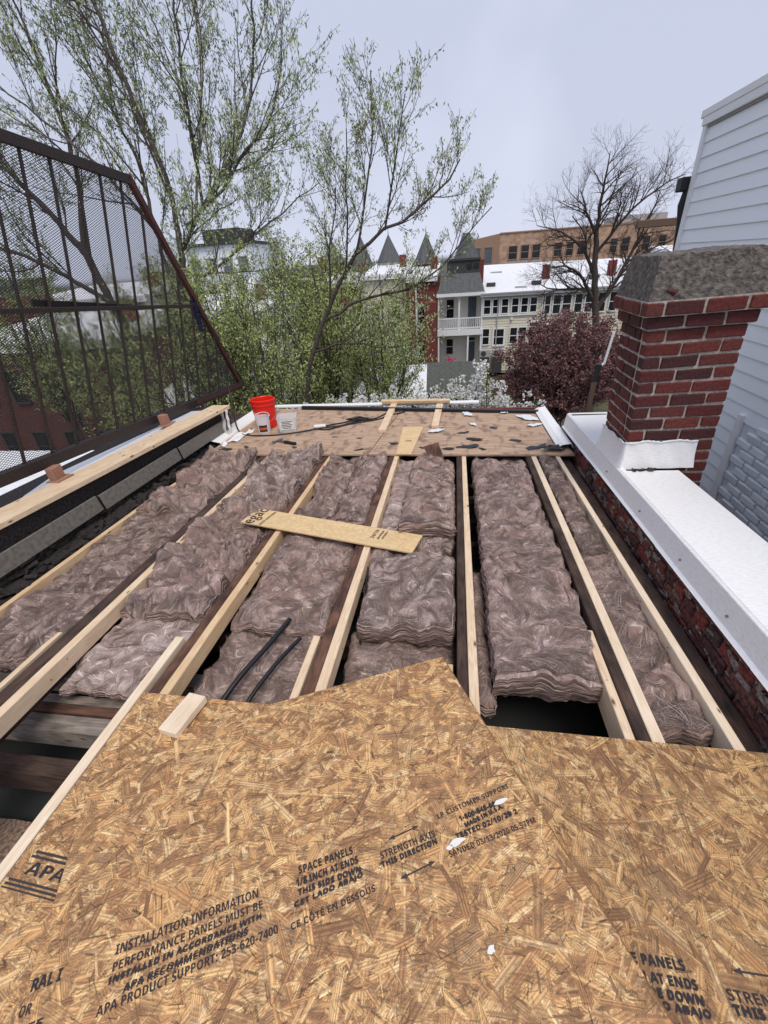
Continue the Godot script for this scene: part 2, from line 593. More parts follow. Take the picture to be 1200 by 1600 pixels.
	mt.house_brick = tri(tmat(mt.soft, null, 1.0, 0.9, Color8(124, 58, 54)), 0.8)
	mt.house_brick_brown = tri(tmat(mt.soft, null, 1.0, 0.9, Color8(104, 62, 56)), 0.8)
	mt.glass = mat(Color8(28, 31, 36), 0.12)
	mt.glass.metallic_specular = 0.6
	mt.glass_pale = mat(Color8(96, 106, 116), 0.15)
	mt.door_grey = mat(Color8(112, 122, 134), 0.6)
	mt.grey_paint = mat(Color8(160, 160, 160), 0.7)
	mt.dark_grey = mat(Color8(58, 58, 60), 0.7)
	mt.shed_roof = tri(tmat(mt.soft, null, 1.0, 0.9, Color8(84, 87, 82)), 0.5)
	mt.fence_wood = tri(tmat(mt.soft, null, 1.0, 0.9, Color8(104, 82, 68)), 1.0)
	mt.asphalt = tri(tmat(mt.soft, null, 1.0, 0.95, Color8(92, 92, 88)), 0.2)
	mt.yard = tri(tmat(mt.soft, null, 1.0, 1.0, Color8(84, 86, 62)), 0.15)
	# trees
	mt.bark = tri(tmat(mt.mottle, bump_fine, 1.0, 0.95, Color8(112, 104, 98)), 2.0)
	mt.bark_dark = tri(tmat(mt.mottle, null, 1.0, 0.95, Color8(94, 84, 79)), 2.0)
	for nm in ["leaf", "petal"]:
		var lm := mat(Color.WHITE, 0.95)
		lm.vertex_color_use_as_albedo = true
		lm.cull_mode = BaseMaterial3D.CULL_DISABLED
		lm.backlight_enabled = true
		lm.backlight = Color(0.10, 0.12, 0.04) if nm == "leaf" else Color(0.2, 0.2, 0.2)
		mt[nm] = lm
	mt.plum = mt.leaf.duplicate()
	mt.plum.backlight = Color(0.03, 0.008, 0.01)
	mt.red_plastic = mat(Color8(232, 38, 22), 0.35)
	mt.clear_plastic = mat(Color(0.92, 0.93, 0.95, 0.42), 0.4)
	mt.clear_plastic.transparency = BaseMaterial3D.TRANSPARENCY_ALPHA
	mt.label_white = mat(Color8(226, 226, 222), 0.7)
	mt.label_dark = mat(Color8(44, 42, 42), 0.7)
	mt.label_orange = mat(Color8(206, 96, 40), 0.7)
	mt.steel = mat(Color8(140, 140, 142), 0.35, 0.9)
	mt.blue = mat(Color8(34, 86, 152), 0.7)
	mt.navy = mat(Color8(36, 44, 74), 0.9)
	mt.car_white = mat(Color8(216, 218, 222), 0.3)
	mt.pink = mat(Color8(206, 70, 112), 0.8)
	mt.copper_brown = mat(Color8(98, 78, 64), 0.7)

# ---------------------------------------------------------------- roof framing
func lumber(called: String, a: Vector3, b: Vector3, w: float, h: float, m: Material, label: String, category: String, group := "", bev := 0.003, roll := 0.0) -> MeshInstance3D:
	# a board whose top middle runs from a to b
	var le := (b - a).length()
	var fb := frame(b - a) * Basis(Vector3.BACK, roll)
	var k := MB.new()
	k.us = 1.0 / 1.5
	k.vs = 1.0 / 0.22
	k.uo = Vector2(rng.randf(), rng.randf())
	k.cbox(Vector3(0, h / 2, 0), Vector3(w, h, le), bev, minf(0.0025, w * 0.05), rng)
	return solo(called, k, m, label, category, (a + b) / 2.0 - fb.y * h, fb, group)

func nail_holes(o: MeshInstance3D, xs: float, le: float, h: float, count: int) -> void:
	for i in count:
		var k := MB.new()
		var z := rng.randf_range(-le * 0.48, le * 0.48)
		var y := rng.randf_range(h * 0.25, h * 0.8)
		k.tube([Vector3(xs - 0.001 * signf(xs), y, z), Vector3(xs + 0.0015 * signf(xs), y, z)], [0.0045, 0.004], 7, true)
		part(o, "nail_head", k, mt.black)

func joist_group(tag_name: String, x0: float, x1: float, oldx: Array, newx: Array, z0: float, z1: float, nm: String, om: String, side: float) -> void:
	# one dark old joist with a new board nailed along it; x0 / x1: shift at the near and far end
	var ow: float = oldx[1] - oldx[0]
	var oc: float = (oldx[0] + oldx[1]) / 2
	lumber("old_joist", rp(oc + x0, -0.004, z0), rp(oc + x1, -0.004, z1), ow, 0.16, mt[om], "old dark joist " + tag_name, "joist", "old dark joists of the opened roof", 0.006)
	var nw: float = newx[1] - newx[0]
	var nc: float = (newx[0] + newx[1]) / 2
	var o := lumber("new_rafter", rp(nc + x0, 0.0, z0), rp(nc + x1, 0.0, z1), nw, 0.092, mt[nm], "new pale board on the joist " + tag_name, "rafter", "new pale boards along the old joists")
	if side != 0.0:
		nail_holes(o, side * nw / 2, (z0 - z1), 0.092, 9)

func build_framing() -> void:
	var zn := 0.45
	var zf := -5.9
	var o: MeshInstance3D
	# beside the left wall: two lengths end to end
	o = lumber("new_rafter", rp(-2.725, 0.0, zn), rp(-2.70, 0.0, -3.17), 0.04, 0.094, mt.pine_warm, "long new pale board standing along the left wall ledge, nearer length", "rafter", "new pale boards along the old joists")
	nail_holes(o, 0.02, 3.5, 0.094, 8)
	lumber("new_rafter", rp(-2.70, -0.004, -3.176), rp(-2.62, -0.004, -4.2), 0.04, 0.094, mt.pine_warm, "short new board continuing the left wall board towards the deck", "rafter", "new pale boards along the old joists")
	joist_group("second from the left wall", 0.0, 0.055, [-2.135, -2.048], [-2.048, -1.995], zn, zf, "pine", "old_wood", 1.0)
	lumber("sister_board", rp(-2.155, -0.002, zn), rp(-2.155, -0.002, -1.46), 0.036, 0.09, mt.pine, "short new board on the left flank of the second joist from the left", "rafter", "short new boards on the joists' flanks")
	joist_group("under the left end of the loose printed strip", 0.0, 0.045, [-1.392, -1.332], [-1.332, -1.285], zn, zf, "pine_warm", "old_wood_red", 1.0)
	lumber("sister_board", rp(-1.415, 0.016, zn), rp(-1.415, 0.016, -1.47), 0.045, 0.09, mt.pine_pale, "long pale board along the left edge of the near strand board", "rafter", "short new boards on the joists' flanks")
	joist_group("under the right half of the printed strip", 0.0, 0.03, [-0.66, -0.602], [-0.602, -0.553], zn, zf, "pine", "old_wood_red", 1.0)
	lumber("sister_board", rp(-0.68, -0.002, zn), rp(-0.68, -0.002, -1.55), 0.036, 0.09, mt.pine, "stub of new board left of the middle joist, by the lower strand board edge", "rafter", "short new boards on the joists' flanks")
	joist_group("left of the dark gap beside the longest batt", 0.0, 0.045, [0.035, 0.086], [0.088, 0.13], zn, zf, "pine", "old_wood", 0.0)
	lumber("sister_board", rp(0.012, -0.002, 0.0), rp(0.012, -0.002, -1.42), 0.036, 0.06, mt.pine_warm, "end of a new board beside the corner of the top sheet", "rafter", "short new boards on the joists' flanks")
	joist_group("right of the longest batt", 0.0, 0.035, [0.728, 0.782], [0.782, 0.83], zn, zf, "pine_pale", "old_wood", 0.0)
	o = lumber("sister_board", rp(0.71, 0.0, zn), rp(0.71, 0.0, -1.7), 0.038, 0.15, mt.pine, "deep short board at the lower right corner of the longest batt", "rafter", "short new boards on the joists' flanks")
	o = lumber("new_rafter", rp(1.112, 0.0, zn), rp(1.04, 0.0, zf), 0.042, 0.13, mt.pine_pale, "wide new board nearest the brick parapet, its left face open to the bay", "rafter", "new pale boards along the old joists")
	nail_holes(o, -0.021, 6.0, 0.13, 12)
	lumber("wall_plate", rp(1.185, -0.055, zn), rp(1.135, -0.055, zf), 0.1, 0.16, mt.old_wood, "black stained ledger along the foot of the brick parapet", "joist", "", 0.008)
	# ceiling joists across, seen in the gaps
	var zs := [-4.11, -3.73, -3.35, -2.97, -2.59, -2.2, -1.8]
	for z in zs:
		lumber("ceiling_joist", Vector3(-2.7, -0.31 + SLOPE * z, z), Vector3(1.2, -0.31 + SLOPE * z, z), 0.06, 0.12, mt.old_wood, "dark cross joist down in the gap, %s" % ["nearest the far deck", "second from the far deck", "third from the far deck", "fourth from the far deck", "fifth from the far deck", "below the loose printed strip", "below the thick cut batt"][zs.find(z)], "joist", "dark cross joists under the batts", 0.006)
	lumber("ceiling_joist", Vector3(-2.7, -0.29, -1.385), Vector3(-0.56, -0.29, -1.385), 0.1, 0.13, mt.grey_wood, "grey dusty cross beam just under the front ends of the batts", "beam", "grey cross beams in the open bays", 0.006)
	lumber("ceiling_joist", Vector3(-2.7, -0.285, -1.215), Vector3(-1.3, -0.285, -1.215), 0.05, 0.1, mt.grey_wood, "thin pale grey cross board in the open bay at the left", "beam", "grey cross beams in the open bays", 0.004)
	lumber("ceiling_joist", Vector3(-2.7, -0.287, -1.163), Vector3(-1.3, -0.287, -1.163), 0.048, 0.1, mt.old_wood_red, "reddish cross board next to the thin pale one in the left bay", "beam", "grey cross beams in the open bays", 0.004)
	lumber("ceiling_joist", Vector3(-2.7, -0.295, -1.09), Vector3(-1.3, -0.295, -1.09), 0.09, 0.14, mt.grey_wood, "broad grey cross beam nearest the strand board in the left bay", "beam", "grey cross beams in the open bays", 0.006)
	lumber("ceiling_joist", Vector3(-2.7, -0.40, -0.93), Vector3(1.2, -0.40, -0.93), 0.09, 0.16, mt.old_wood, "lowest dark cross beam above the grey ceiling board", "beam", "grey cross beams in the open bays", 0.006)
	# ceiling below
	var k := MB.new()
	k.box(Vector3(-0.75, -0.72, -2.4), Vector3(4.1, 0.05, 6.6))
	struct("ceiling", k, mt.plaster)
	k = MB.new()
	nf.seed = 8
	k.grid(24, 24, func(u, v):
		var x := lerpf(-2.3, -1.35, u)
		var z := lerpf(-0.78, 0.3, v)
		return [Vector3(x, -0.62 + 0.07 * nf.get_noise_3d(x * 130, 3, z * 130) + 0.1 * sin(u * 3.0) * v, z), Vector2(u, v)])
	solo("crumpled_cloth", k, mt.cloth, "crumpled tan cloth lying down in the hole at the lower left", "cloth")

# ---------------------------------------------------------------- insulation
func batt(label: String, x0: float, x1: float, zn: float, zf: float, tn: float, tf: float, thick: float, puff: float, wisps: int, dark := false, sd := 1, curl := 0.0) -> void:
	# a slab between the joists: tn / tf height of its top above the joist tops at the near and far end
	var cx := (x0 + x1) / 2
	var cz := (zn + zf) / 2
	var base := rp(cx, (tn + tf) / 2 - thick, cz)
	var root := thing("insulation_batt", label, "insulation", base, Basis(), "brown glass wool batts between the joists")
	var w := x1 - x0
	var le := zn - zf
	nz.seed = sd * 13 + 1
	nz.frequency = 1.0
	nz.fractal_octaves = 2
	nf.seed = sd * 7 + 2
	nf.frequency = 1.0
	nf.fractal_octaves = 4
	var top := func(u: float, v: float) -> Vector3:
		var x := lerpf(-w / 2, w / 2, u)
		var z := lerpf(-le / 2, le / 2, v)
		var eu := minf(u, 1 - u) * w
		var ev := minf(v, 1 - v) * le
		var edge := sqrt(clampf(minf(eu, ev) / 0.035, 0, 1))
		var p := Vector3(x, 0, z) + Vector3(cx, 0, cz)
		var q := p * 2.6 + Vector3(0, sd, 0)
		var wx := nz.get_noise_3dv(q * 0.8) * 1.2
		var fold := 1.0 - absf(nz.get_noise_3d(q.x * 1.3 + wx, 5.0, q.z * 0.9 + wx)) * 2.0
		var y := lerpf(tf, tn, v) + puff * (0.85 * nz.get_noise_3dv(q) + 0.5 * (fold - 0.6) + 0.09 * nf.get_noise_3dv(q * 5.0) + 0.03 * nf.get_noise_3dv(q * 14.0))
		y += curl * pow(v, 3.0) * w
		var ex := nf.get_noise_2d(z * 9.0, sd * 3.0 + signf(u - 0.5)) * 0.02 * pow(absf(u - 0.5) * 2, 3)
		var ez := (nf.get_noise_2d(x * 7.0, sd * 5.0) * 0.03 + nf.get_noise_2d(x * 26.0, sd * 5.0) * 0.01) * pow(absf(v - 0.5) * 2, 12)
		return Vector3(x + ex, y - (1.0 - edge) * 0.028 - (tn + tf) / 2 + thick + SLOPE * z, z + ez)
	var m := MB.new()
	var nu := maxi(int(w / 0.014), 6)
	var nv := maxi(int(le / 0.014), 6)
	m.grid(nu, nv, func(u, v): return [top.call(u, v), Vector2(u * w, v * le)])
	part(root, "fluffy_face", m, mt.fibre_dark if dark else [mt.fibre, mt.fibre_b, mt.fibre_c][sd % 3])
	# the four cut sides show thin layers
	var s := MB.new()
	var side := func(pt: Callable, run: float) -> void:
		s.grid(maxi(int(run / 0.018), 4), 14, func(a, b):
			var t: Vector3 = pt.call(a)
			var wob = 0.012 * nf.get_noise_2d(a * run * 5.0, b * 20.0 + sd) + 0.008 * nf.get_noise_2d(a * run * 30.0, b * 9.0 + sd) + 0.014 * sin(PI * b) - 0.01 * b
			var o := Vector3(t.x, 0, t.z)
			var out := Vector3(signf(o.x) if absf(o.x) / w > absf(o.z) / le else 0.0, 0, 0)
			if out.x == 0.0:
				out.z = signf(o.z)
			var p := Vector3(t.x, lerpf(t.y, SLOPE * t.z + 0.004 * sin(a * 9.0), b), t.z)
			return [p + out * (wob - 0.002), Vector2(a * run * 1.2, b * thick * 5.0 + 0.06 * nz.get_noise_1d(a * run * 4.0))])
	side.call(func(a): return top.call(a, 1.0), w)
	side.call(func(a): return top.call(1.0 - a, 0.0), w)
	side.call(func(a): return top.call(1.0, 1.0 - a), le)
	side.call(func(a): return top.call(0.0, a), le)
	part(root, "layered_side", s, mt.layers)
	# loose strands of glass fibre
	var f := MB.new()
	var r := RandomNumberGenerator.new()
	r.seed = sd * 101
	var tufts := int(wisps * 0.8)
	for t in tufts:
		var u := r.randf()
		var v := r.randf() if r.randf() < 0.85 else 1.0 - r.randf() * 0.04
		var a := nz.get_noise_2d(u * w * 2.2, v * le * 2.2 + sd) * 7.0 + r.randf_range(-0.35, 0.35)
		var turn := r.randf_range(-0.55, 0.55)
		var n := r.randi_range(5, 13)
		var run := r.randf_range(0.06, 0.2)
		var shine := r.randf() * r.randf()
		for k in n:
			var uu := u + r.randf_range(-0.012, 0.012) / w
			var vv := v + r.randf_range(-0.012, 0.012) / le
			var ang := a + r.randf_range(-0.13, 0.13)
			var lift := r.randf_range(0.0, 0.007) if r.randf() < 0.85 else r.randf_range(0.0, 0.03)
			var wd := r.randf_range(0.0004, 0.0012)
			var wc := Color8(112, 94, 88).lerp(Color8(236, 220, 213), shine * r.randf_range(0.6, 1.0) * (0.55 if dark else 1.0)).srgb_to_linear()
			var pts := []
			for q in 6:
				var tt := q / 5.0
				var pu := uu + cos(ang) * run * tt / w
				var pv := vv + sin(ang) * run * tt / le
				ang += turn * 0.22
				var p: Vector3 = top.call(clampf(pu, 0.01, 0.99), clampf(pv, 0.005, 0.995))
				p.y += 0.0015 + lift * sin(PI * tt)
				pts.append([p, Vector3(-sin(ang), 0.3, cos(ang)).normalized() * wd * (1.0 - 0.7 * tt)])
			var b := f.v.size()
			for q in pts:
				for sg in [-1, 1]:
					f.v.append(q[0] + q[1] * sg)
					f.n.append(Vector3.UP)
					f.uv.append(Vector2.ZERO)
					f.c.append(wc)
			for q in 5:
				var i := b + q * 2
				f.ix.append_array(PackedInt32Array([i, i + 2, i + 1, i + 1, i + 2, i + 3]))
	if wisps > 0:
		stuff(part(root, "loose_fibres", f, mt.wisp))

func build_insulation() -> void:
	batt("light tousled batt in the leftmost bay, up against the far deck", -2.68, -2.13, -2.88, -4.25, 0.01, 0.04, 0.17, 0.13, 420, false, 1)
	batt("long flat darker batt in the leftmost bay, nearer the camera", -2.68, -2.15, -1.3, -3.08, -0.035, -0.02, 0.14, 0.06, 420, true, 2)
	batt("puffy batt in the second bay from the left, spilling onto the deck edge", -1.98, -1.38, -2.95, -4.28, 0.0, 0.06, 0.17, 0.14, 480, false, 3)
	batt("folded batt in the second bay from the left, left of the printed strip", -1.985, -1.39, -2.24, -3.12, 0.0, 0.01, 0.16, 0.15, 320, false, 4)
	batt("bright swirly batt in the second bay from the left, below the folded one", -1.985, -1.4, -1.68, -2.42, -0.005, 0.02, 0.17, 0.13, 420, false, 5)
	batt("flattened beige batt lying low at the near end of the second bay", -1.98, -1.43, -1.2, -1.85, -0.11, -0.07, 0.1, 0.03, 60, false, 6)
	batt("narrow rolled batt in the third bay, left of the middle rafter", -1.24, -0.93, -2.85, -4.12, 0.03, 0.04, 0.17, 0.12, 300, false, 7)
	batt("batt beside the rolled one in the third bay, touching the deck", -0.93, -0.66, -2.78, -4.22, -0.02, 0.04, 0.15, 0.09, 300, false, 8)
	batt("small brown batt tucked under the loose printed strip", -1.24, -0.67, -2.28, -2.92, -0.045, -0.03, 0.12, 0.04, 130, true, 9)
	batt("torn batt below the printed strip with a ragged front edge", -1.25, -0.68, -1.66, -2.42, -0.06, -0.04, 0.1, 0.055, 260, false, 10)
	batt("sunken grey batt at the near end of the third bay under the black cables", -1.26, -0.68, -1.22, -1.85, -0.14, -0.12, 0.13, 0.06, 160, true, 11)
	batt("thin batt lying below the others along the fourth bay", -0.53, 0.03, -2.5, -4.2, -0.05, -0.03, 0.13, 0.05, 220, false, 12)
	batt("loose slab lifted on top of the fourth bay with its cut front end up", -0.36, 0.03, -2.6, -4.05, 0.1, 0.03, 0.11, 0.06, 280, false, 13)
	batt("rounded batt in front of the lifted slab, fourth bay", -0.53, -0.04, -2.1, -2.8, -0.045, -0.03, 0.14, 0.08, 260, false, 14)
	batt("thick cut batt in the fourth bay with a tall layered front face", -0.48, 0.03, -1.66, -2.3, 0.025, 0.03, 0.19, 0.05, 360, false, 15)
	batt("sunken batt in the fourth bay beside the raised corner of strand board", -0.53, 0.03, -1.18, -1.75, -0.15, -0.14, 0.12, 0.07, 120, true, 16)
	batt("longest straight batt, filling the bay right of the dark gap", 0.225, 0.715, -1.36, -4.0, 0.02, 0.015, 0.17, 0.06, 1300, false, 17)
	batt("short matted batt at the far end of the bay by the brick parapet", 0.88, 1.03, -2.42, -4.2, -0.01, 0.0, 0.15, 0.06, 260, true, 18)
	batt("long batt twisting down at its near end in the bay by the brick parapet", 0.85, 1.075, -1.2, -2.5, -0.06, -0.03, 0.14, 0.06, 340, false, 19)
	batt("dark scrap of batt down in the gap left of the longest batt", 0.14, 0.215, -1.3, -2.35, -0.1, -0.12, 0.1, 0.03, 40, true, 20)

# ---------------------------------------------------------------- strand board, deck and loose things on them
func sheet(called: String, pts: Array, h0: float, h1: float, m: Material, edge: Material, label: String, category: String, turn := 0.0, scale := 0.77, off := Vector2.ZERO) -> Node3D:
	var ce := Vector2.ZERO
	for p in pts:
		ce += p
	ce /= pts.size()
	var o := thing(called, label, category, rp(ce.x, 0, ce.y), tilt())
	var q := PackedVector2Array()
	for p in pts:
		q.append(p - ce)
	var k := MB.new()
	k.axis = 1
	k.prism(q, h0, h1)
	for i in k.v.size():
		var p := Vector2(k.v[i].x, k.v[i].z).rotated(turn) * scale
		if absf(k.n[i].y) > 0.5:
			k.uv[i] = p + off
		else:
			k.uv[i] = Vector2(p.x + p.y, k.v[i].y * 6.0)
	part(o, "panel", k, m)
	if edge:
		k = MB.new()
		for i in q.size():
			var a := q[i]
			var b := q[(i + 1) % q.size()]
			var d := (b - a).normalized()
			var nn := Vector2(d.y, -d.x) * 0.0008
			if Geometry2D.is_point_in_polygon((a + b) / 2 + nn * 3, q):
				nn = -nn
			k.hexa([Vector3(a.x, h0, a.y), Vector3(b.x, h0, b.y), Vector3(a.x, h1 - 0.0006, a.y), Vector3(b.x, h1 - 0.0006, b.y), Vector3(a.x + nn.x, h0, a.y + nn.y), Vector3(b.x + nn.x, h0, b.y + nn.y), Vector3(a.x + nn.x, h1 - 0.0006, a.y + nn.y), Vector3(b.x + nn.x, h1 - 0.0006, b.y + nn.y)])
		part(o, "panel_edge", k, edge)
	return o

func print_line(o: Node3D, s: String, a: Vector2, b: Vector2, hh: float, h: float, m: Material, weight := 700, ghost := 0.0) -> void:
	# flat lettering along a -> b (roof x, z), capital height hh, on the sheet o
	var sf := SystemFont.new()
	sf.font_names = PackedStringArray(["Droid Sans"])
	sf.font_weight = weight
	for pass_ in (2 if ghost > 0.0 else 1):
		var t := TextMesh.new()
		t.text = s
		t.font = sf
		t.font_size = 64
		t.pixel_size = 0.01
		t.depth = 0.02
		t.curve_step = 4.0
		t.horizontal_alignment = HORIZONTAL_ALIGNMENT_LEFT
		t.vertical_alignment = VERTICAL_ALIGNMENT_BOTTOM
		var bb := t.get_aabb()
		var d := Vector3(b.x - a.x, 0, b.y - a.y)
		var le := d.length()
		d = d.normalized()
		var up := Vector3.UP.cross(d)
		var sc := le / maxf(bb.size.x, 0.01)
		var sy := hh / maxf(bb.size.y, 0.01)
		var bs := Basis(d * sc, up * sy, Vector3.UP * 0.05)
		var org := rp(a.x, 0, a.y) - o.position
		org = tilt().inverse() * org
		org.y = h + 0.0007
		org -= d * bb.position.x * sc + up * bb.position.y * sy
		if pass_ == 1:
			org += d * ghost * 0.6 + up * ghost
			org.y += 0.0004
		part(o, "printed_text", t, m, Transform3D(bs, org))

func print_bar(o: Node3D, a: Vector2, b: Vector2, w: float, h: float, m: Material, heads := false) -> void:
	var k := MB.new()
	var pa := tilt().inverse() * (rp(a.x, 0, a.y) - o.position)
	var pb := tilt().inverse() * (rp(b.x, 0, b.y) - o.position)
	var d := (pb - pa).normalized()
	var s := Vector3.UP.cross(d) * w / 2
	k.hexa([pa - s, pb - s, pa + s, pb + s, pa - s + Vector3.UP * 0.0008, pb - s + Vector3.UP * 0.0008, pa + s + Vector3.UP * 0.0008, pb + s + Vector3.UP * 0.0008])
	if heads:
		for e in [[pa, 1.0], [pb, -1.0]]:
			var t: Vector3 = e[0]
			var g: float = e[1]
			var l := d * 0.02 * g
			k.poly([t - l * 0.5 + Vector3.UP * 0.0009, t + l * 0.6 + s * 3.5 + Vector3.UP * 0.0009, t + l * 0.6 - s * 3.5 + Vector3.UP * 0.0009], Vector3.UP)
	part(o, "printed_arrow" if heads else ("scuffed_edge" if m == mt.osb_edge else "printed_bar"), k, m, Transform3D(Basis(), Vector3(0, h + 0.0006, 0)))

func build_sheets() -> void:
	var v := func(x: float, z: float) -> Vector2: return Vector2(x, z)
	# two lower sheets and one loose sheet turned on top of them
	var pl := sheet("strand_board", [v.call(-1.385, -1.115), v.call(-0.42, -1.105), v.call(-0.42, 0.5), v.call(-1.385, 0.5)], 0.003, 0.014, mt.osb, mt.osb_edge, "left lower strand board sheet with a black stamp at its left edge", "board", 0.1, 0.77, Vector2(0.3, 0.2))
	print_bar(pl, v.call(-1.345, -0.485), v.call(-1.16, -0.475), 0.007, 0.014, mt.ink_solid)
	print_bar(pl, v.call(-1.35, -0.472), v.call(-1.16, -0.462), 0.007, 0.014, mt.ink_solid)
	print_line(pl, "APA", v.call(-1.335, -0.425), v.call(-1.19, -0.417), 0.034, 0.014, mt.ink)
	print_bar(pl, v.call(-1.372, -0.408), v.call(-1.16, -0.396), 0.006, 0.014, mt.ink_solid)
	print_bar(pl, v.call(-1.375, -0.397), v.call(-1.16, -0.385), 0.006, 0.014, mt.ink_solid)
	print_bar(pl, v.call(-1.378, -0.387), v.call(-1.16, -0.374), 0.004, 0.014, mt.ink_solid)
	var pr := sheet("strand_board", [v.call(-0.414, -1.105), v.call(1.235, -1.085), v.call(1.235, 0.5), v.call(-0.414, 0.5)], 0.003, 0.014, mt.osb_worn, mt.osb_edge, "right lower strand board sheet reaching to the brick parapet", "board", -1.0, 0.77, Vector2(0.65, 0.1))
	print_line(pr, "SPACE PANELS", v.call(0.42, -0.445), v.call(0.62, -0.445), 0.021, 0.014, mt.ink, 700, 0.002)
	print_line(pr, "1/8 INCH AT ENDS", v.call(0.40, -0.415), v.call(0.635, -0.412), 0.019, 0.014, mt.ink, 700, 0.002)
	print_line(pr, "THIS SIDE DOWN", v.call(0.42, -0.388), v.call(0.637, -0.386), 0.017, 0.014, mt.ink, 700, 0.003)
	print_line(pr, "CET LADO ABAJO", v.call(0.43, -0.366), v.call(0.643, -0.362), 0.017, 0.014, mt.ink, 700, 0.003)
	print_line(pr, "CE COTE EN DESSOUS", v.call(0.43, -0.335), v.call(0.68, -0.33), 0.018, 0.014, mt.ink)
	print_bar(pr, v.call(0.745, -0.462), v.call(0.90, -0.462), 0.004, 0.014, mt.ink_solid, true)
	print_line(pr, "STRENGTH AXIS", v.call(0.70, -0.405), v.call(0.95, -0.405), 0.021, 0.014, mt.ink)
	print_line(pr, "THIS DIRECTION", v.call(0.70, -0.38), v.call(0.95, -0.378), 0.017, 0.014, mt.ink, 700, 0.003)
	var h := 0.033
	var pt := sheet("strand_board", [v.call(-0.02, -1.43), v.call(0.965, 0.46), v.call(-0.85, 0.5), v.call(-1.085, -0.2), v.call(-1.215, -0.49), v.call(-1.29, -0.675), v.call(-1.115, -0.93), v.call(-0.712, -1.115)], 0.0205, h, mt.osb, mt.osb_edge, "large loose strand board sheet turned askew on top, corner pointing at the batts", "board", 0.46, 0.77, Vector2(0.05, 0.52))
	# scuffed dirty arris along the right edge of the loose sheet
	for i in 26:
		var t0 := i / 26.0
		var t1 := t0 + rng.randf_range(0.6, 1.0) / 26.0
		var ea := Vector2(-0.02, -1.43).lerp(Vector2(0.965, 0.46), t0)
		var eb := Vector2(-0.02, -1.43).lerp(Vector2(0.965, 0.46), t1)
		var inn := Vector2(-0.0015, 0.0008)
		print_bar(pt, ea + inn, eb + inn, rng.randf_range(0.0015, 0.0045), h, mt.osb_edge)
	var q = mt.ink
	print_line(pt, "INSTALLATION INFORMATION", v.call(-0.89, -0.283), v.call(-0.543, -0.452), 0.023, h, q, 900)
	print_line(pt, "PERFORMANCE PANELS MUST BE", v.call(-0.875, -0.252), v.call(-0.52, -0.43), 0.02, h, q)
	print_line(pt, "INSTALLED IN ACCORDANCE WITH", v.call(-0.87, -0.228), v.call(-0.515, -0.405), 0.013, h, q, 700, 0.003)
	print_line(pt, "APA RECOMMENDATIONS", v.call(-0.82, -0.219), v.call(-0.54, -0.369), 0.014, h, q, 700, 0.004)
	print_line(pt, "APA PRODUCT SUPPORT: 253-620-7400", v.call(-0.86, -0.172), v.call(-0.455, -0.383), 0.02, h, q)
	print_line(pt, "SPACE PANELS", v.call(-0.44, -0.52), v.call(-0.284, -0.592), 0.021, h, q, 700, 0.001)
	print_line(pt, "1/8 INCH AT ENDS", v.call(-0.437, -0.488), v.call(-0.262, -0.570), 0.019, h, q, 700, 0.002)
	print_line(pt, "THIS SIDE DOWN", v.call(-0.425, -0.468), v.call(-0.25, -0.548), 0.015, h, q, 700, 0.003)
	print_line(pt, "CET LADO ABAJO", v.call(-0.425, -0.437), v.call(-0.24, -0.533), 0.016, h, q, 700, 0.003)
	print_line(pt, "CE CÔTÉ EN DESSOUS", v.call(-0.42, -0.392), v.call(-0.198, -0.508), 0.021, h, q)
	print_bar(pt, v.call(-0.17, -0.648), v.call(-0.092, -0.69), 0.004, h, mt.ink_solid, true)
	print_line(pt, "STRENGTH AXIS", v.call(-0.193, -0.588), v.call(-0.026, -0.67), 0.02, h, q)
	print_line(pt, "THIS DIRECTION", v.call(-0.187, -0.565), v.call(-0.02, -0.65), 0.015, h, q, 700, 0.002)
	print_bar(pt, v.call(-0.12, -0.55), v.call(-0.034, -0.598), 0.004, h, mt.ink_solid, true)
	print_line(pt, "LP CUSTOMER SUPPORT", v.call(-0.02, -0.722), v.call(0.225, -0.85), 0.016, h, q)
	print_line(pt, "1-800-648-6893", v.call(0.052, -0.722), v.call(0.195, -0.795), 0.015, h, q, 700, 0.002)
	print_line(pt, "MADE IN U.S.A.", v.call(0.07, -0.705), v.call(0.198, -0.78), 0.013, h, q, 700, 0.003)
	print_line(pt, "TESTED 02/10/29 2", v.call(0.04, -0.668), v.call(0.243, -0.768), 0.015, h, q, 700, 0.002)
	print_line(pt, "SANDED 03/13/2020 05:57PM", v.call(0.02, -0.618), v.call(0.298, -0.747), 0.017, h, q)
	print_line(pt, "RAL I", v.call(-1.068, -0.19), v.call(-1.005, -0.22), 0.026, h, q, 700, 0.001)
	print_line(pt, "OR", v.call(-1.06, -0.145), v.call(-1.035, -0.157), 0.022, h, q, 900)
	print_line(pt, "HEE", v.call(-1.035, -0.105), v.call(-0.985, -0.13), 0.022, h, q, 900, 0.006)
	# torn white paper stuck to the sheet
	for e in [[0.04, -0.66, 0.035, 0.012], [0.19, -0.80, 0.03, 0.01], [0.13, -0.42, 0.014, 0.01], [0.02, -0.645, 0.016, 0.008]]:
		var k := MB.new()
		var pts := PackedVector2Array()
		for i in 9:
			var a := i * TAU / 9
			pts.append(Vector2(cos(a) * e[2] * rng.randf_range(0.5, 1.1), sin(a) * e[3] * rng.randf_range(0.5, 1.1)).rotated(-0.45))
		k.prism(pts, 0.0, 0.0008)
		var p := tilt().inverse() * (rp(e[0], 0, e[1]) - pt.position)
		part(pt, "torn_paper", k, mt.label_white, Transform3D(Basis(), Vector3(p.x, h + 0.0012, p.z)))
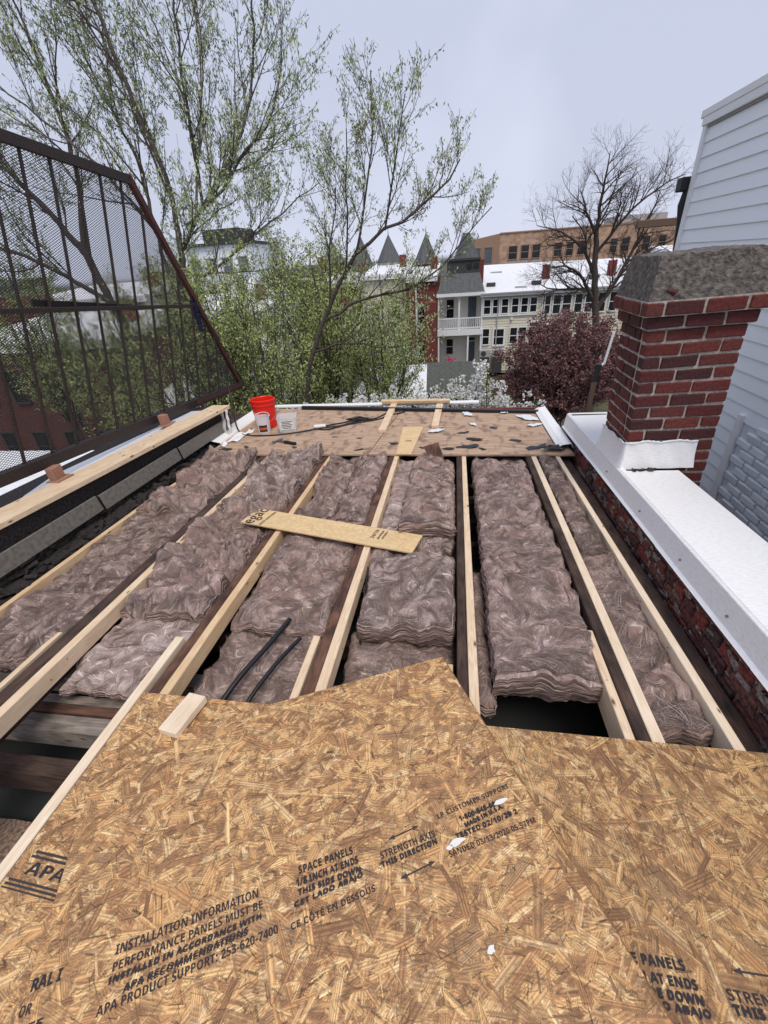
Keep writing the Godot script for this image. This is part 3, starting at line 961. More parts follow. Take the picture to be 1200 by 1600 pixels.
	# offcut lying at the back edge of the near sheet
	lumber("lumber_offcut", rp(-1.125, 0.062, -0.915), rp(-1.095, 0.056, -1.1), 0.09, 0.034, mt.pine_pale, "short pale block of lumber lying on the back edge of the strand board", "offcut")
	# loose printed strip across two rafters
	var b := Basis(Vector3.UP, -0.245) 
	var st := thing("strand_board_strip", "loose pale strip of strand board lying across two rafters, cut lettering on it", "board", Vector3(-0.9, 0.0, -2.61) + Vector3.UP * (SLOPE * -2.61 + 0.016), b * tilt())
	var k := MB.new()
	k.axis = 1
	k.us = 1.1
	k.vs = 1.1
	k.cbox(Vector3(0, 0.007, 0), Vector3(1.42, 0.012, 0.235), 0.001)
	part(st, "panel", k, mt.osb_pale)
	var loc := func(o: Node3D, x: float, z: float) -> Vector2:
		var w := o.transform * Vector3(x, 0, z)
		return Vector2(w.x, w.z)
	var txt := func(s: String, x: float, z: float, along: Vector2, hh: float, le: float) -> void:
		var sf := SystemFont.new()
		sf.font_names = PackedStringArray(["Droid Sans"])
		sf.font_weight = 900
		var t := TextMesh.new()
		t.text = s
		t.font = sf
		t.font_size = 64
		t.pixel_size = 0.01
		t.depth = 0.02
		t.horizontal_alignment = HORIZONTAL_ALIGNMENT_LEFT
		t.vertical_alignment = VERTICAL_ALIGNMENT_BOTTOM
		var bb := t.get_aabb()
		var d := Vector3(along.x, 0, along.y)
		var up := Vector3.UP.cross(d)
		var sc := le / maxf(bb.size.x, 0.01)
		var sy := hh / maxf(bb.size.y, 0.01)
		part(st, "printed_text", t, mt.ink, Transform3D(Basis(d * sc, up * sy, Vector3.UP * 0.05), Vector3(x, 0.0137, z) - d * bb.position.x * sc - up * bb.position.y * sy))
	txt.call("egac", -0.57, 0.117, Vector2(0.0, -1.0), 0.105, 0.232)
	txt.call("RATED SHEATHING", -0.52, 0.11, Vector2(0.0, -1.0), 0.022, 0.21)
	txt.call("24/16", 0.39, 0.03, Vector2(0.0, -1.0), 0.03, 0.12)
	txt.call("SIZED FOR SPACING", 0.43, 0.03, Vector2(0.0, -1.0), 0.016, 0.12)
	txt.call("EXPOSURE 1", 0.46, 0.02, Vector2(0.0, -1.0), 0.016, 0.11)
	# far deck: two sheets with an open seam
	var dl := sheet("plywood_deck", [v.call(-2.74, -4.2), v.call(-0.872, -4.175), v.call(-0.68, -6.09), v.call(-2.72, -6.14)], 0.002, 0.02, mt.plywood, null, "weathered plywood deck sheet at the back left, holding buckets and cord", "deck", 0.0, 0.6, Vector2(0.1, 0.3))
	var dr := sheet("plywood_deck", [v.call(-0.862, -4.175), v.call(1.215, -4.14), v.call(1.16, -5.62), v.call(-0.67, -6.07)], 0.002, 0.02, mt.plywood, null, "weathered plywood deck sheet at the back right, littered with tar paper", "deck", 0.0, 0.6, Vector2(0.55, 0.1))
	var ss := sheet("strand_board_strip", [v.call(-0.56, -4.16), v.call(-0.40, -4.15), v.call(-0.33, -5.1), v.call(-0.58, -5.1)], 0.021, 0.032, mt.osb_pale, null, "small pale strand board piece lying flat in the middle of the far deck", "board", 0.3, 0.9)
	print_line(ss, "APA", v.call(-0.50, -4.55), v.call(-0.43, -4.55), 0.04, 0.032, mt.ink_soft)
	# lumber on the far deck
	lumber("lumber_sleeper", rp(-0.815, 0.06, -4.9), rp(-0.82, 0.06, -6.28), 0.095, 0.038, mt.pine, "left pale board lying on the far deck, under the cross board's left end", "lumber", "boards laid at the back of the far deck")
	lumber("lumber_sleeper", rp(-0.185, 0.06, -5.06), rp(-0.155, 0.06, -6.1), 0.09, 0.038, mt.pine, "right pale board lying on the far deck, under the cross board's right end", "lumber", "boards laid at the back of the far deck")
	lumber("lumber_cross_board", rp(-1.0, 0.1, -6.2), rp(-0.01, 0.1, -6.17), 0.09, 0.038, mt.pine_warm, "pale board laid across two others at the very back of the deck", "lumber", "boards laid at the back of the far deck")

# ---------------------------------------------------------------- left parapet and window-guard fence
func strip(k: MB, pts: Array, z0: float, z1: float, slope: float, th: float) -> void:
	# a folded metal sheet: cross-section pts (x, y) swept from z0 to z1, falling with slope
	for i in pts.size() - 1:
		var a: Vector2 = pts[i]
		var b: Vector2 = pts[i + 1]
		var nn := Vector2(b.y - a.y, a.x - b.x).normalized() * th
		var q := []
		for z in [z0, z1]:
			q.append(Vector3(a.x, a.y + slope * z, z))
			q.append(Vector3(b.x, b.y + slope * z, z))
			q.append(Vector3(a.x + nn.x, a.y + nn.y + slope * z, z))
			q.append(Vector3(b.x + nn.x, b.y + nn.y + slope * z, z))
		k.hexa(q)

func build_left_side() -> void:
	var k := MB.new()
	# wall body, shifted outward a little towards the camera
	var q := []
	for z in [-5.25, 0.8]:
		var xi := -2.92 if z < -1 else -3.04
		for y in [GROUND, 0.30 + SLOPE * z]:
			for x in [-3.55, xi]:
				q.append(Vector3(x, y, z))
	k.hexa(q)
	var wall := thing("parapet_wall", "dark tarred parapet wall along the left edge of the roof", "wall", Vector3.ZERO)
	part(wall, "masonry", k, mt.tar)
	# tarred ledge below, littered
	k = MB.new()
	q = []
	for z in [-5.0, 0.8]:
		for y in [-0.5, -0.015 + SLOPE * z]:
			for x in [-2.98, -2.762]:
				q.append(Vector3(x, y, z))
	k.hexa(q)
	for i in 260:
		var z := rng.randf_range(-4.9, 0.0)
		k.cbox(Vector3(rng.randf_range(-2.97, -2.76), -0.012 + SLOPE * z + rng.randf() * 0.02, z), Vector3(rng.randf_range(0.01, 0.08), rng.randf_range(0.006, 0.03), rng.randf_range(0.02, 0.13)), 0.002, 0.004, rng, Basis.from_euler(Vector3(rng.randf_range(-0.3, 0.3), rng.randf_range(-0.6, 0.6), rng.randf_range(-0.4, 0.4))))
	part(wall, "tarred_ledge", k, mt.tar)
	# old galvanised flashing with crimped joints
	for i in 5:
		var z0 := 0.7 - i * 1.16
		var z1 := z0 - 1.157
		k = MB.new()
		k.us = 0.9
		k.vs = 3.0
		k.uo = Vector2(rng.randf(), rng.randf())
		var a := lerpf(-2.935, -2.86, clampf(-z0 / 4.5, 0, 1)) + rng.randf_range(-0.004, 0.004)
		strip(k, [Vector2(a + 0.022, 0.07), Vector2(a, 0.19), Vector2(a - 0.012, 0.194)], z1, z0, SLOPE, 0.003)
		k.cbox(Vector3(a + 0.014, 0.13 + SLOPE * z1, z1 + 0.012), Vector3(0.006, 0.115, 0.016), 0.002, 0.0, null, Basis(Vector3.BACK, 0.18))
		part(wall, "flashing_length", k, mt.galvanised)
	# new plank on top
	lumber("parapet_plank", rp(-3.225, 0.352, 0.6), rp(-2.93, 0.352, -5.12), 0.245, 0.04, mt.pine, "long new pale plank laid along the top of the left parapet", "plank")
	# white sheet behind the plank
	k = MB.new()
	k.hexa([Vector3(-3.28, 0.31 - 0.19, -5.0), Vector3(-3.03, 0.315 - 0.19, -5.0), Vector3(-3.28, 0.314 - 0.19, -5.0), Vector3(-3.03, 0.319 - 0.19, -5.0), Vector3(-3.75, 0.30, 0.8), Vector3(-3.1, 0.31, 0.8), Vector3(-3.75, 0.304, 0.8), Vector3(-3.1, 0.314, 0.8)])
	strip(k, [Vector2(-3.06, 0.305), Vector2(-3.04, 0.27), Vector2(-3.03, 0.262)], -3.0, 0.8, SLOPE, 0.002)
	solo("coping_sheet", k, mt.white_sheet, "white membrane sheet covering the left parapet behind the plank", "coping")
	# white bent end piece hanging from the plank
	k = MB.new()
	k.grid(6, 14, func(u, v):
		var x = lerpf(-2.885, -2.815, u) + 0.05 * v
		var y := lerpf(0.14, -0.17, v) + 0.01 * sin(v * 9.0 + u * 3.0)
		return [Vector3(x, y, -4.98 + v * 0.12 + 0.012 * sin(v * 12.0) + u * 0.05), Vector2(u, v)])
	k.grid(4, 10, func(u, v):
		return [Vector3(-2.80 + 0.05 * v + 0.006 * sin(v * 20.0), lerpf(0.14, -0.17, v), -4.95 + v * 0.12 - u * 0.06), Vector2(u, v)])
	solo("end_flashing", k, mt.white_metal, "crumpled white painted flashing hanging from the far end of the plank", "flashing")
	# low part of the wall beyond and its white edging
	k = MB.new()
	k.box(Vector3(-3.12, -3.5, -5.75), Vector3(0.46, 6.4, 1.0))
	solo("wall_end", k, mt.old_wood, "low weathered end of the left wall beyond the plank", "wall")
	k = MB.new()
	strip(k, [Vector2(-2.9, 0.07), Vector2(-2.74, 0.035), Vector2(-2.72, 0.0)], -6.2, -4.55, SLOPE, 0.004)
	solo("edge_flashing", k, mt.white_metal, "white metal edging along the left side of the far deck", "flashing")
	for e in [[-2.62, -4.78, 0.24], [-2.56, -4.98, 0.13], [-2.66, -4.5, 0.1]]:
		k = MB.new()
		var ph := rng.randf() * 6.0
		k.grid(8, 8, func(u, v): return [Vector3((u - 0.5) * e[2] * 0.6, 0.012 + 0.014 * sin(u * 6 + ph) * sin(v * 5 + ph), (v - 0.5) * e[2] * 1.5), Vector2(u, v)])
		solo("membrane_scrap", k, mt.white_metal, ["largest white membrane scrap by the left white edging", "white membrane scrap just behind the buckets", "white membrane scrap closest to the hanging end flashing"][[0.24, 0.13, 0.1].find(e[2])], "scrap", rp(e[0], 0.022, e[1]), tilt(), "white membrane scraps on the deck")
	# neighbour's low white roof
	k = MB.new()
	k.box(Vector3(-9.0, -3.6, -1.8), Vector3(10.4, 6.4, 6.0))
	var nb := thing("neighbour_house", "neighbouring flat house with a white roof below the mesh fence", "house", Vector3.ZERO)
	part(nb, "wall", k, mt.house_brick_brown)
	k = MB.new()
	k.box(Vector3(-9.0, -0.37, -1.8), Vector3(10.5, 0.06, 6.1))
	part(nb, "roof", k, mt.roof_white)

func build_fence() -> void:
	# a leaning panel: s runs along the rail (away), t up the bars
	var o := thing("mesh_fence", "tall dark iron security fence of bars and expanded mesh leaning over the left parapet", "fence", Vector3(-3.3, 0.405, -2.44))
	var ds := Vector3(0.0, -0.079, -1.0).normalized()
	var dt := Vector3(0.1228, 1.0, -0.158).normalized()
	var nn := ds.cross(dt).normalized()
	var at := func(s: float, t: float, d := 0.0) -> Vector3: return ds * s + dt * t + nn * d
	var fb := Basis(nn, dt, -ds).orthonormalized()
	var solve := func(p: Vector3) -> Vector2:   # world point -> (s, t)
		var r := p - Vector3(-3.3, 0.405, -2.44)
		var m := Basis(ds, dt, nn).inverse()
		var c := m * r
		return Vector2(c.x, c.y)
	var apex: Vector2 = solve.call(Vector3(-3.03, 2.44, -4.69))
	var top0: Vector2 = solve.call(Vector3(-3.03, 2.52, -3.40))
	var tip := Vector2(4.06, 0.0)
	var s0 := -1.5
	var slope_top := (apex.y - top0.y) / (apex.x - top0.x)
	var top_at := func(s: float) -> float:
		if s <= apex.x:
			return apex.y + (s - apex.x) * slope_top
		return apex.y * (tip.x - s) / (tip.x - apex.x)
	var bar := func(called: String, a: Vector3, b: Vector3, w: float, d: float, m: Material) -> void:
		var k := MB.new()
		var y := (b - a).normalized()
		var bs := Basis(nn, y, nn.cross(y))
		k.cbox((a + b) / 2, Vector3(d, (b - a).length(), w), 0.003, 0.0, null, bs)
		part(o, called, k, m)
	bar.call("bottom_rail", at.call(s0, 0.0), at.call(tip.x + 0.02, 0.0), 0.095, 0.06, mt.iron)
	bar.call("bottom_rail_end", at.call(2.7, 0.0, 0.033), at.call(tip.x + 0.04, 0.0, 0.033), 0.05, 0.008, mt.iron_red)
	bar.call("top_rail", at.call(s0, top_at.call(s0)), at.call(apex.x, apex.y), 0.075, 0.05, mt.iron)
	bar.call("slanted_rail", at.call(apex.x - 0.01, apex.y + 0.03), at.call(tip.x, 0.02), 0.062, 0.05, mt.iron_red)
	var mid: Vector2 = solve.call(Vector3(-3.16, 1.49, -2.93))
	var mide: Vector2 = solve.call(Vector3(-3.16, 1.30, -5.45))
	bar.call("middle_rail", at.call(s0, mid.y + (s0 - mid.x) * (mide.y - mid.y) / (mide.x - mid.x)), at.call(mide.x, mide.y), 0.036, 0.03, mt.iron)
	bar.call("middle_brace", at.call(mid.x + 0.3, mid.y + 0.05, -0.03), at.call(mid.x + 1.6, mid.y + 0.0, -0.03), 0.05, 0.02, mt.iron)
	var i := 0
	var s := -1.35
	while s < tip.x - 0.1:
		var t1: float = top_at.call(s)
		if t1 > 0.1:
			bar.call("bar", at.call(s, 0.04), at.call(s, t1 - 0.02), 0.02, 0.02, mt.iron)
		s += 0.262
		i += 1
	# expanded metal: two crossing families of thin strands, clipped to the frame
	var poly := PackedVector2Array([Vector2(s0, 0.03), Vector2(tip.x - 0.03, 0.03), apex - Vector2(0.0, 0.02), Vector2(s0, top_at.call(s0) - 0.03)])
	var k := MB.new()
	var pitch_s := 0.034
	var pitch_t := 0.019
	for fam in [-1, 1]:
		var dir := Vector2(pitch_s, pitch_t * fam).normalized()
		var per := pitch_s * absf(dir.y) * 1.0
		var nrm := Vector2(-dir.y, dir.x)
		var lo := 1e9
		var hi := -1e9
		for p in poly:
			lo = minf(lo, p.dot(nrm))
			hi = maxf(hi, p.dot(nrm))
		var c := lo + per * 0.5
		while c < hi:
			var a := nrm * c - dir * 9.0
			var b := nrm * c + dir * 9.0
			for seg in Geometry2D.intersect_polyline_with_polygon(PackedVector2Array([a, b]), poly):
				if seg.size() < 2:
					continue
				var e0: Vector2 = seg[0]
				var e1: Vector2 = seg[seg.size() - 1]
				var p0: Vector3 = at.call(e0.x, e0.y, -0.016 + 0.0012 * fam)
				var p1: Vector3 = at.call(e1.x, e1.y, -0.016 + 0.0012 * fam)
				var w := ((ds * nrm.x + dt * nrm.y) as Vector3).normalized() * 0.0016
				var d := nn * 0.0011
				k.hexa([p0 - w - d, p1 - w - d, p0 + w - d, p1 + w - d, p0 - w + d, p1 - w + d, p0 + w + d, p1 + w + d])
			c += per
	stuff(part(o, "expanded_mesh", k, mt.mesh_metal))
	# rusted foot blocks on the plank
	for z in [-2.78, -4.3]:
		k = MB.new()
		k.cbox(Vector3(0, 0.05, 0), Vector3(0.07, 0.12, 0.1), 0.006, 0.006, rng)
		k.cbox(Vector3(0.02, 0.002, 0), Vector3(0.12, 0.008, 0.16), 0.002, 0.004, rng)
		var p := Vector3(-3.19, 0.354 + SLOPE * z, z) - o.position
		part(o, "foot_block", k, mt.rust, Transform3D(Basis(), p))
	# blue rag tied at the slanted rail, and the cord that hangs from it
	k = MB.new()
	nf.seed = 3
	k.grid(8, 30, func(u, v):
		var a = u * TAU
		var p: Vector3 = at.call(mide.x + 0.02 + v * 0.17, mide.y + 0.06 - v * 0.36, 0.0)
		var rr = 0.045 * (1.0 - 0.4 * v) * (1.0 + 0.5 * nf.get_noise_2d(u * 300, v * 400))
		return [p + (nn * cos(a) + ds * sin(a)) * rr, Vector2(u, v)])
	solo("blue_rag", k, mt.navy, "dark blue rag tied round the slanted rail of the mesh fence", "rag", o.position)

# ---------------------------------------------------------------- right parapet, coping, chimney
func build_right_side() -> void:
	var wall := thing("brick_parapet", "old brick parapet wall along the right edge of the roof, under a white coping", "wall", Vector3(1.26, 0, 0))
	var k := MB.new()
	var q := []
	for z in [-4.72, 0.9]:
		for y in [GROUND, 0.27 + 0.05 * z]:
			for x in [0.0, 0.33]:
				q.append(Vector3(x, y, z))
	k.hexa(q)
	part(wall, "mortar", k, mt.mortar_dark)
	var row := 0
	var h := 0.066
	for r in 4:
		var z := -0.55 + (0.1 if r % 2 else 0.0)
		while z > -4.6:
			var le := rng.randf_range(0.185, 0.205)
			if r == 2:
				le = 0.1
			var y := -0.1 + r * 0.079 + 0.043 * z + rng.randf_range(-0.004, 0.004)
			k = MB.new()
			k.cbox(Vector3.ZERO, Vector3(0.03, h * rng.randf_range(0.92, 1.02), le), 0.006, 0.005, rng)
			part(wall, "brick", k, mt.brick_dark[rng.randi() % mt.brick_dark.size()], Transform3D(Basis(Vector3.RIGHT, -0.043) * Basis(Vector3.UP, rng.randf_range(-0.03, 0.03)), Vector3(-0.003 + rng.randf_range(-0.005, 0.004), y, z - le / 2)))
			z -= le + 0.016
	# smeared mortar and tar lumps
	k = MB.new()
	for i in 150:
		var z := rng.randf_range(-5.3, -0.6)
		k.cbox(Vector3(-0.013, rng.randf_range(-0.1, 0.13) + 0.043 * z, z), Vector3(0.012, rng.randf_range(0.012, 0.04), rng.randf_range(0.02, 0.1)), 0.004, 0.006, rng, Basis(Vector3.RIGHT, rng.randf_range(-0.5, 0.5)))
	part(wall, "mortar_smear", k, mt.mortar_dark)
	# white metal coping: the drip flange, front slope, top and back edge, in lengths
	var lens := [[0.9, -1.35], [-1.347, -2.28], [-2.277, -3.1], [-3.097, -3.72], [-3.717, -4.75]]
	var cop := thing("metal_coping", "white painted metal coping capping the brick parapet on the right", "coping", Vector3(1.26, 0.3, 0))
	for e in lens:
		var z0: float = e[0]
		var z1: float = e[1]
		k = MB.new()
		var dx := rng.randf_range(-0.004, 0.004)
		if z0 > -3.0 or z1 < -4.0:
			strip(k, [Vector2(0.4, -0.02), Vector2(0.385, 0.035), Vector2(0.0 + dx, 0.03), Vector2(-0.012 + dx, 0.022), Vector2(-0.03 + dx, -0.105), Vector2(-0.05 + dx, -0.118)], z1, z0, 0.052, 0.004)
		else:
			strip(k, [Vector2(0.03 + dx, 0.032), Vector2(0.0 + dx, 0.03), Vector2(-0.012 + dx, 0.022), Vector2(-0.03 + dx, -0.105), Vector2(-0.05 + dx, -0.118)], z1, z0, 0.052, 0.004)
		part(cop, "coping_length", k, mt.white_metal)
	k = MB.new()   # black boxes stand in for the shade inside the open far end
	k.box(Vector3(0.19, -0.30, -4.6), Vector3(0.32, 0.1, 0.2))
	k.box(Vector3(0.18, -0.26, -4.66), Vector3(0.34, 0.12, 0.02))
	part(cop, "inside_shade", k, mt.rubber)
	for z in [-0.9, -1.6, -2.05, -2.62, -3.3]:
		k = MB.new()
		var y: float = -0.055 + 0.052 * z
		k.tube([Vector3(-0.02, y, z), Vector3(-0.034, y, z)], [0.007, 0.006], 8, true)
		part(cop, "screw_head", k, mt.steel)
	# shards of tar on the coping by the chimney
	k = MB.new()
	for i in 14:
		k.cbox(Vector3(rng.randf_range(-0.09, 0.07), rng.randf_range(0.002, 0.014), rng.randf_range(-0.02, 0.02)), Vector3(rng.randf_range(0.02, 0.05), 0.006, rng.randf_range(0.01, 0.025)), 0.001, 0.003, rng, Basis.from_euler(Vector3(rng.randf_range(-0.4, 0.4), rng.randf() * 3, rng.randf_range(-0.5, 0.5))))
	solo("tar_shards", k, mt.rubber, "black tar shards on the white coping at the foot of the chimney", "scrap", Vector3(1.42, 0.335 - 0.052 * 3.1, -3.1))
	build_chimney()

func build_chimney() -> void:
	var w := 0.575
	var d := 0.5
	var o := thing("brick_chimney", "red brick chimney with a heavy concrete crown standing in the right parapet", "chimney", Vector3(1.30, 0.0, -3.2), Basis(Vector3.BACK, 0.035))
	# local: x 0..w, z 0..-d, y up
	var k := MB.new()
	k.box(Vector3(w / 2, -0.27, -d / 2), Vector3(w - 0.012, 3.02, d - 0.012))
	part(o, "mortar", k, mt.mortar)
	var ch := 0.0855
	var bh := 0.069
	var variants := []
	var mk := func(lx: float, lz: float) -> MB:
		var m := MB.new()
		m.cbox(Vector3.ZERO, Vector3(lx, bh, lz), 0.005, 0.003, rng)
		return m
	for c in range(-8, 15):
		var y := 0.06 + c * ch
		var out := 0.0
		if c == 13:
			out = 0.03
		elif c == 14:
			out = 0.065
		var ww := w + out * 2
		var dd := d + out * 2
		var bhh := bh if c < 14 else 0.075
		var first := 0.105 if posmod(c, 2) == 0 else 0.215
		var x := -out
		var n := 0
		if out > 0.0:
			k = MB.new()
			k.box(Vector3(w / 2, y, -d / 2), Vector3(ww - 0.015, bhh + 0.014, dd - 0.015))
			part(o, "mortar", k, mt.mortar)
		while x < ww - out - 0.02:   # front and back faces
			var le := first if n == 0 else 0.215
			le = minf(le, ww - out - x)
			if ww - out - x - le < 0.06:
				le = ww - out - x
			for face in [0, 1]:
				if face == 1 and c < 2:
					continue
				var m := MB.new()
				m.cbox(Vector3.ZERO, Vector3(le, bhh * rng.randf_range(0.95, 1.03), 0.09), 0.005, 0.0035, rng)
				var z := out - 0.045 + 0.006 if face == 0 else -d - out + 0.045 - 0.006
				part(o, "brick", m, mt.brick[rng.randi() % mt.brick.size()], Transform3D(Basis(Vector3.BACK, rng.randf_range(-0.012, 0.012)), Vector3(x + le / 2, y + rng.randf_range(-0.002, 0.002), z + rng.randf_range(-0.002, 0.002))))
			x += le + 0.016
			n += 1
		var z0 := out - 0.1
		n = 0
		if c < 2:
			continue
		while z0 > -d - out + 0.1 + 0.03:   # left and right faces
			var le := 0.1 if (n == 0 and posmod(c, 2) == 0) else 0.2
			le = minf(le, z0 + d + out - 0.1)
			if le < 0.03:
				break
			for face in [0, 1]:
				var m := MB.new()
				m.cbox(Vector3.ZERO, Vector3(0.09, bhh * rng.randf_range(0.95, 1.03), le - 0.014), 0.005, 0.0035, rng)
				var xx := -out + 0.045 - 0.006 if face == 0 else w + out - 0.045 + 0.006
				part(o, "brick", m, mt.brick[rng.randi() % mt.brick.size()], Transform3D(Basis(), Vector3(xx, y, z0 - le / 2)))
			z0 -= le + 0.002
			n += 1
	# rough battered concrete crown
	k = MB.new()
	nz.seed = 44
	nz.frequency = 1.0
	nz.fractal_octaves = 4
	var yb := 0.06 + 14 * ch + 0.038
	var crown := func(u: float, v: float) -> Array:
		var per := u * 4.0
		var side := int(floor(per)) % 4
		var f = per - floor(per)
		var hx := w / 2 + 0.055 - 0.05 * v
		var hz := d / 2 + 0.055 - 0.05 * v
		var p := Vector3.ZERO
		match side:
			0: p = Vector3(lerpf(-hx, hx, f), 0, hz)
			1: p = Vector3(hx, 0, lerpf(hz, -hz, f))
			2: p = Vector3(lerpf(hx, -hx, f), 0, -hz)
			3: p = Vector3(-hx, 0, lerpf(-hz, hz, f))
		var y := yb + v * 0.25 + 0.01 * nz.get_noise_2d(p.x * 9.0, p.z * 9.0) * v
		var g := nz.get_noise_3d(p.x * 8.0, y * 8.0, p.z * 8.0) * 0.008 + nz.get_noise_3d(p.x * 40.0, y * 40.0, p.z * 40.0) * 0.004
		var o2 := p.normalized() * g
		p.y = 0
		return [Vector3(w / 2, y, -d / 2) + p + o2, Vector2(u, v)]
	k.grid(120, 16, crown)
	k.grid(24, 24, func(u, v):
		var hx := w / 2 + 0.004
		var hz := d / 2 + 0.004
		var x := lerpf(-hx, hx, u)
		var z := lerpf(-hz, hz, v)
		var e := minf(minf(u, 1 - u), minf(v, 1 - v))
		return [Vector3(w / 2 + x, yb + 0.245 + 0.012 * minf(e * 8.0, 1.0) + 0.012 * nz.get_noise_2d(x * 9.0, z * 9.0), -d / 2 + z), Vector2(u, v)])
	part(o, "concrete_crown", k, mt.concrete)
	for e in [[0.075, yb + 0.05, 0.052, 0.055]]:
		k = MB.new()
		k.cbox(Vector3(e[0], e[1], e[2] - 0.012), Vector3(e[3], 0.035, 0.03), 0.008, 0.012, rng)
		part(o, "exposed_brick", k, mt.brick[1])
	# white flashing skirt folded round the foot
	k = MB.new()
	var sk := func(u: float, v: float) -> Array:
		var run := u * (d + 0.47)
		var p := Vector3.ZERO
		var flare := 0.035 * pow(1.0 - v, 2.0) + 0.016
		if run < d:
			p = Vector3(-flare, 0, -d + run)
		else:
			p = Vector3(run - d - flare * clampf(1.0 - (run - d) * 8.0, 0, 1), 0, flare)
		var zz := p.z - 3.2
		var y0 := 0.325 + 0.052 * zz
		var hgt := 0.19 if run < d else 0.2
		return [Vector3(p.x, y0 + v * hgt + 0.006 * sin(u * 31.0) * v, p.z + 0.002 * sin(u * 47.0 + v * 5.0)), Vector2(u, v)]
	k.grid(90, 10, sk)
	part(o, "flashing_skirt", k, mt.white_metal)
	k = MB.new()   # bead of sealant along its top
	var pts := []
	var rad := []
	for i in 70:
		var r: Array = sk.call(i / 69.0, 1.0)
		pts.append(r[0] + Vector3(0, rng.randf_range(-0.002, 0.003), 0))
		rad.append(rng.randf_range(0.005, 0.009))
	k.tube(pts, rad, 6, true)
	part(o, "sealant_bead", k, mt.white_trim)

# ---------------------------------------------------------------- white clapboard house on the right
func build_white_house() -> void:
	var x0 := 2.6
	var zc := -6.26
	var o := thing("clapboard_house", "white clapboard house beyond the chimney on the right, with a painted brick patch", "house", Vector3(x0, GROUND, zc))
	var top := 2.72 - GROUND
	var k := MB.new()
	k.box(Vector3(3.0, top / 2 - 0.02, 4.0), Vector3(5.96, top - 0.06, 7.98))
	part(o, "wall", k, mt.white_paint)
	var zt := zc + 2.16       # far edge of the painted brick patch, in world z
	var yt := 0.24            # its top
	var y := -1.6 - GROUND
	while y < top - 0.14:
		k = MB.new()
		var z1 := 8.0
		if y + GROUND < yt - 0.06:
			z1 = zt - zc - 0.07
		var e := 0.1275
		k.hexa([Vector3(-0.02, y, 0.02), Vector3(0.03, y, 0.02), Vector3(-0.005, y + e, 0.02), Vector3(0.03, y + e, 0.02), Vector3(-0.02, y, z1), Vector3(0.03, y, z1), Vector3(-0.005, y + e, z1), Vector3(0.03, y + e, z1)])
		part(o, "clapboard", k, mt.white_paint, Transform3D(Basis(), Vector3(rng.randf_range(-0.002, 0.0), 0, 0)))
		y += e
	k = MB.new()
	k.cbox(Vector3(-0.012, top / 2, -0.005), Vector3(0.06, top, 0.07), 0.004)
	part(o, "corner_board", k, mt.white_trim)
	k = MB.new()
	k.cbox(Vector3(3.0, top + 0.01, 4.0), Vector3(6.12, 0.07, 8.2), 0.006)
	k.cbox(Vector3(-0.03, top - 0.06, 4.0), Vector3(0.05, 0.07, 8.1), 0.004)
	part(o, "roof_edge", k, mt.white_trim)
	k = MB.new()
	k.box(Vector3(-0.022, top - 0.105, 4.0), Vector3(0.012, 0.02, 8.0))
	part(o, "shadow_gap_trim", k, mt.grey_paint)
	k = MB.new()
	k.cbox(Vector3(-0.02, yt - GROUND - 1.0, zt - zc - 0.035), Vector3(0.045, 2.0, 0.075), 0.003)
	part(o, "trim_board", k, mt.white_trim)
	# painted brick patch
	k = MB.new()
	k.box(Vector3(0.0, yt - GROUND - 1.0, zt - zc + 1.6), Vector3(0.02, 2.0, 3.18))
	part(o, "painted_mortar", k, mt.white_brick)
	var ms := []
	for i in 6:
		var m := MB.new()
		m.cbox(Vector3.ZERO, Vector3(0.035, 0.066, 0.2), 0.009, 0.004, rng)
		ms.append(m.mesh())
	var n := 0
	for r in 21:
		for c in 13:
			if r == 0 and c == 0:
				continue
			var z := zt - zc + 0.11 + c * 0.215 + (0.1 if r % 2 else 0.0)
			part(o, "painted_brick", ms[rng.randi() % 6], mt.white_brick, Transform3D(Basis(Vector3.RIGHT, rng.randf_range(-0.01, 0.01)), Vector3(-0.012, yt - GROUND - 0.06 - r * 0.082, z)))
	# black gutter end and downspout on its back wall
	var g := thing("downspout", "black downspout with gutter outlet at the back corner of the clapboard house", "downspout", Vector3(x0, 0.9, zc - 0.1))
	k = MB.new()
	k.cbox(Vector3(-0.03, 1.25, -0.02), Vector3(0.18, 0.13, 0.14), 0.01)
	part(g, "gutter_outlet", k, mt.black)
	k = MB.new()
	k.tube([Vector3(-0.02, 1.2, 0.0), Vector3(-0.045, 1.06, 0.0), Vector3(-0.01, 0.88, 0), Vector3(0.015, 0.6, 0), Vector3(0.03, 0.2, 0), Vector3(0.03, -1.0, 0)], [0.042, 0.042, 0.042, 0.042, 0.042, 0.042], 10, true)
	part(g, "pipe", k, mt.black)
	# weathered beam of a porch behind the house
	k = MB.new()
	k.cbox(Vector3.ZERO, Vector3(1.4, 0.1, 0.1), 0.008)
	k.cbox(Vector3(0.55, -2.0, -0.02), Vector3(0.1, 3.9, 0.1), 0.006)
	solo("porch_beam", k, mt.copper_brown, "brown weathered beam sticking out behind the white house", "beam", Vector3(3.42, 1.86, -8.2), Basis(Vector3.UP, 0.0))
	# vent pipe behind the chimney
	var v := thing("vent_pipe", "thin white vent pipe with a black coupling behind the chimney", "pipe", Vector3(1.62, -0.6, -5.2))
	k = MB.new()
	k.tube([Vector3(0.05, 1.1, 0), Vector3(0.09, 1.42, 0)], [0.014, 0.014], 8, true)
	k.tube([Vector3(0.05, 1.1, 0), Vector3(0.0, 1.05, 0)], [0.014, 0.014], 8, true)
	part(v, "white_tube", k, mt.white_trim)
	k = MB.new()
	k.tube([Vector3(0.0, 1.09, 0), Vector3(-0.02, 0.9, 0)], [0.035, 0.03], 8, true)
	part(v, "coupling", k, mt.black)
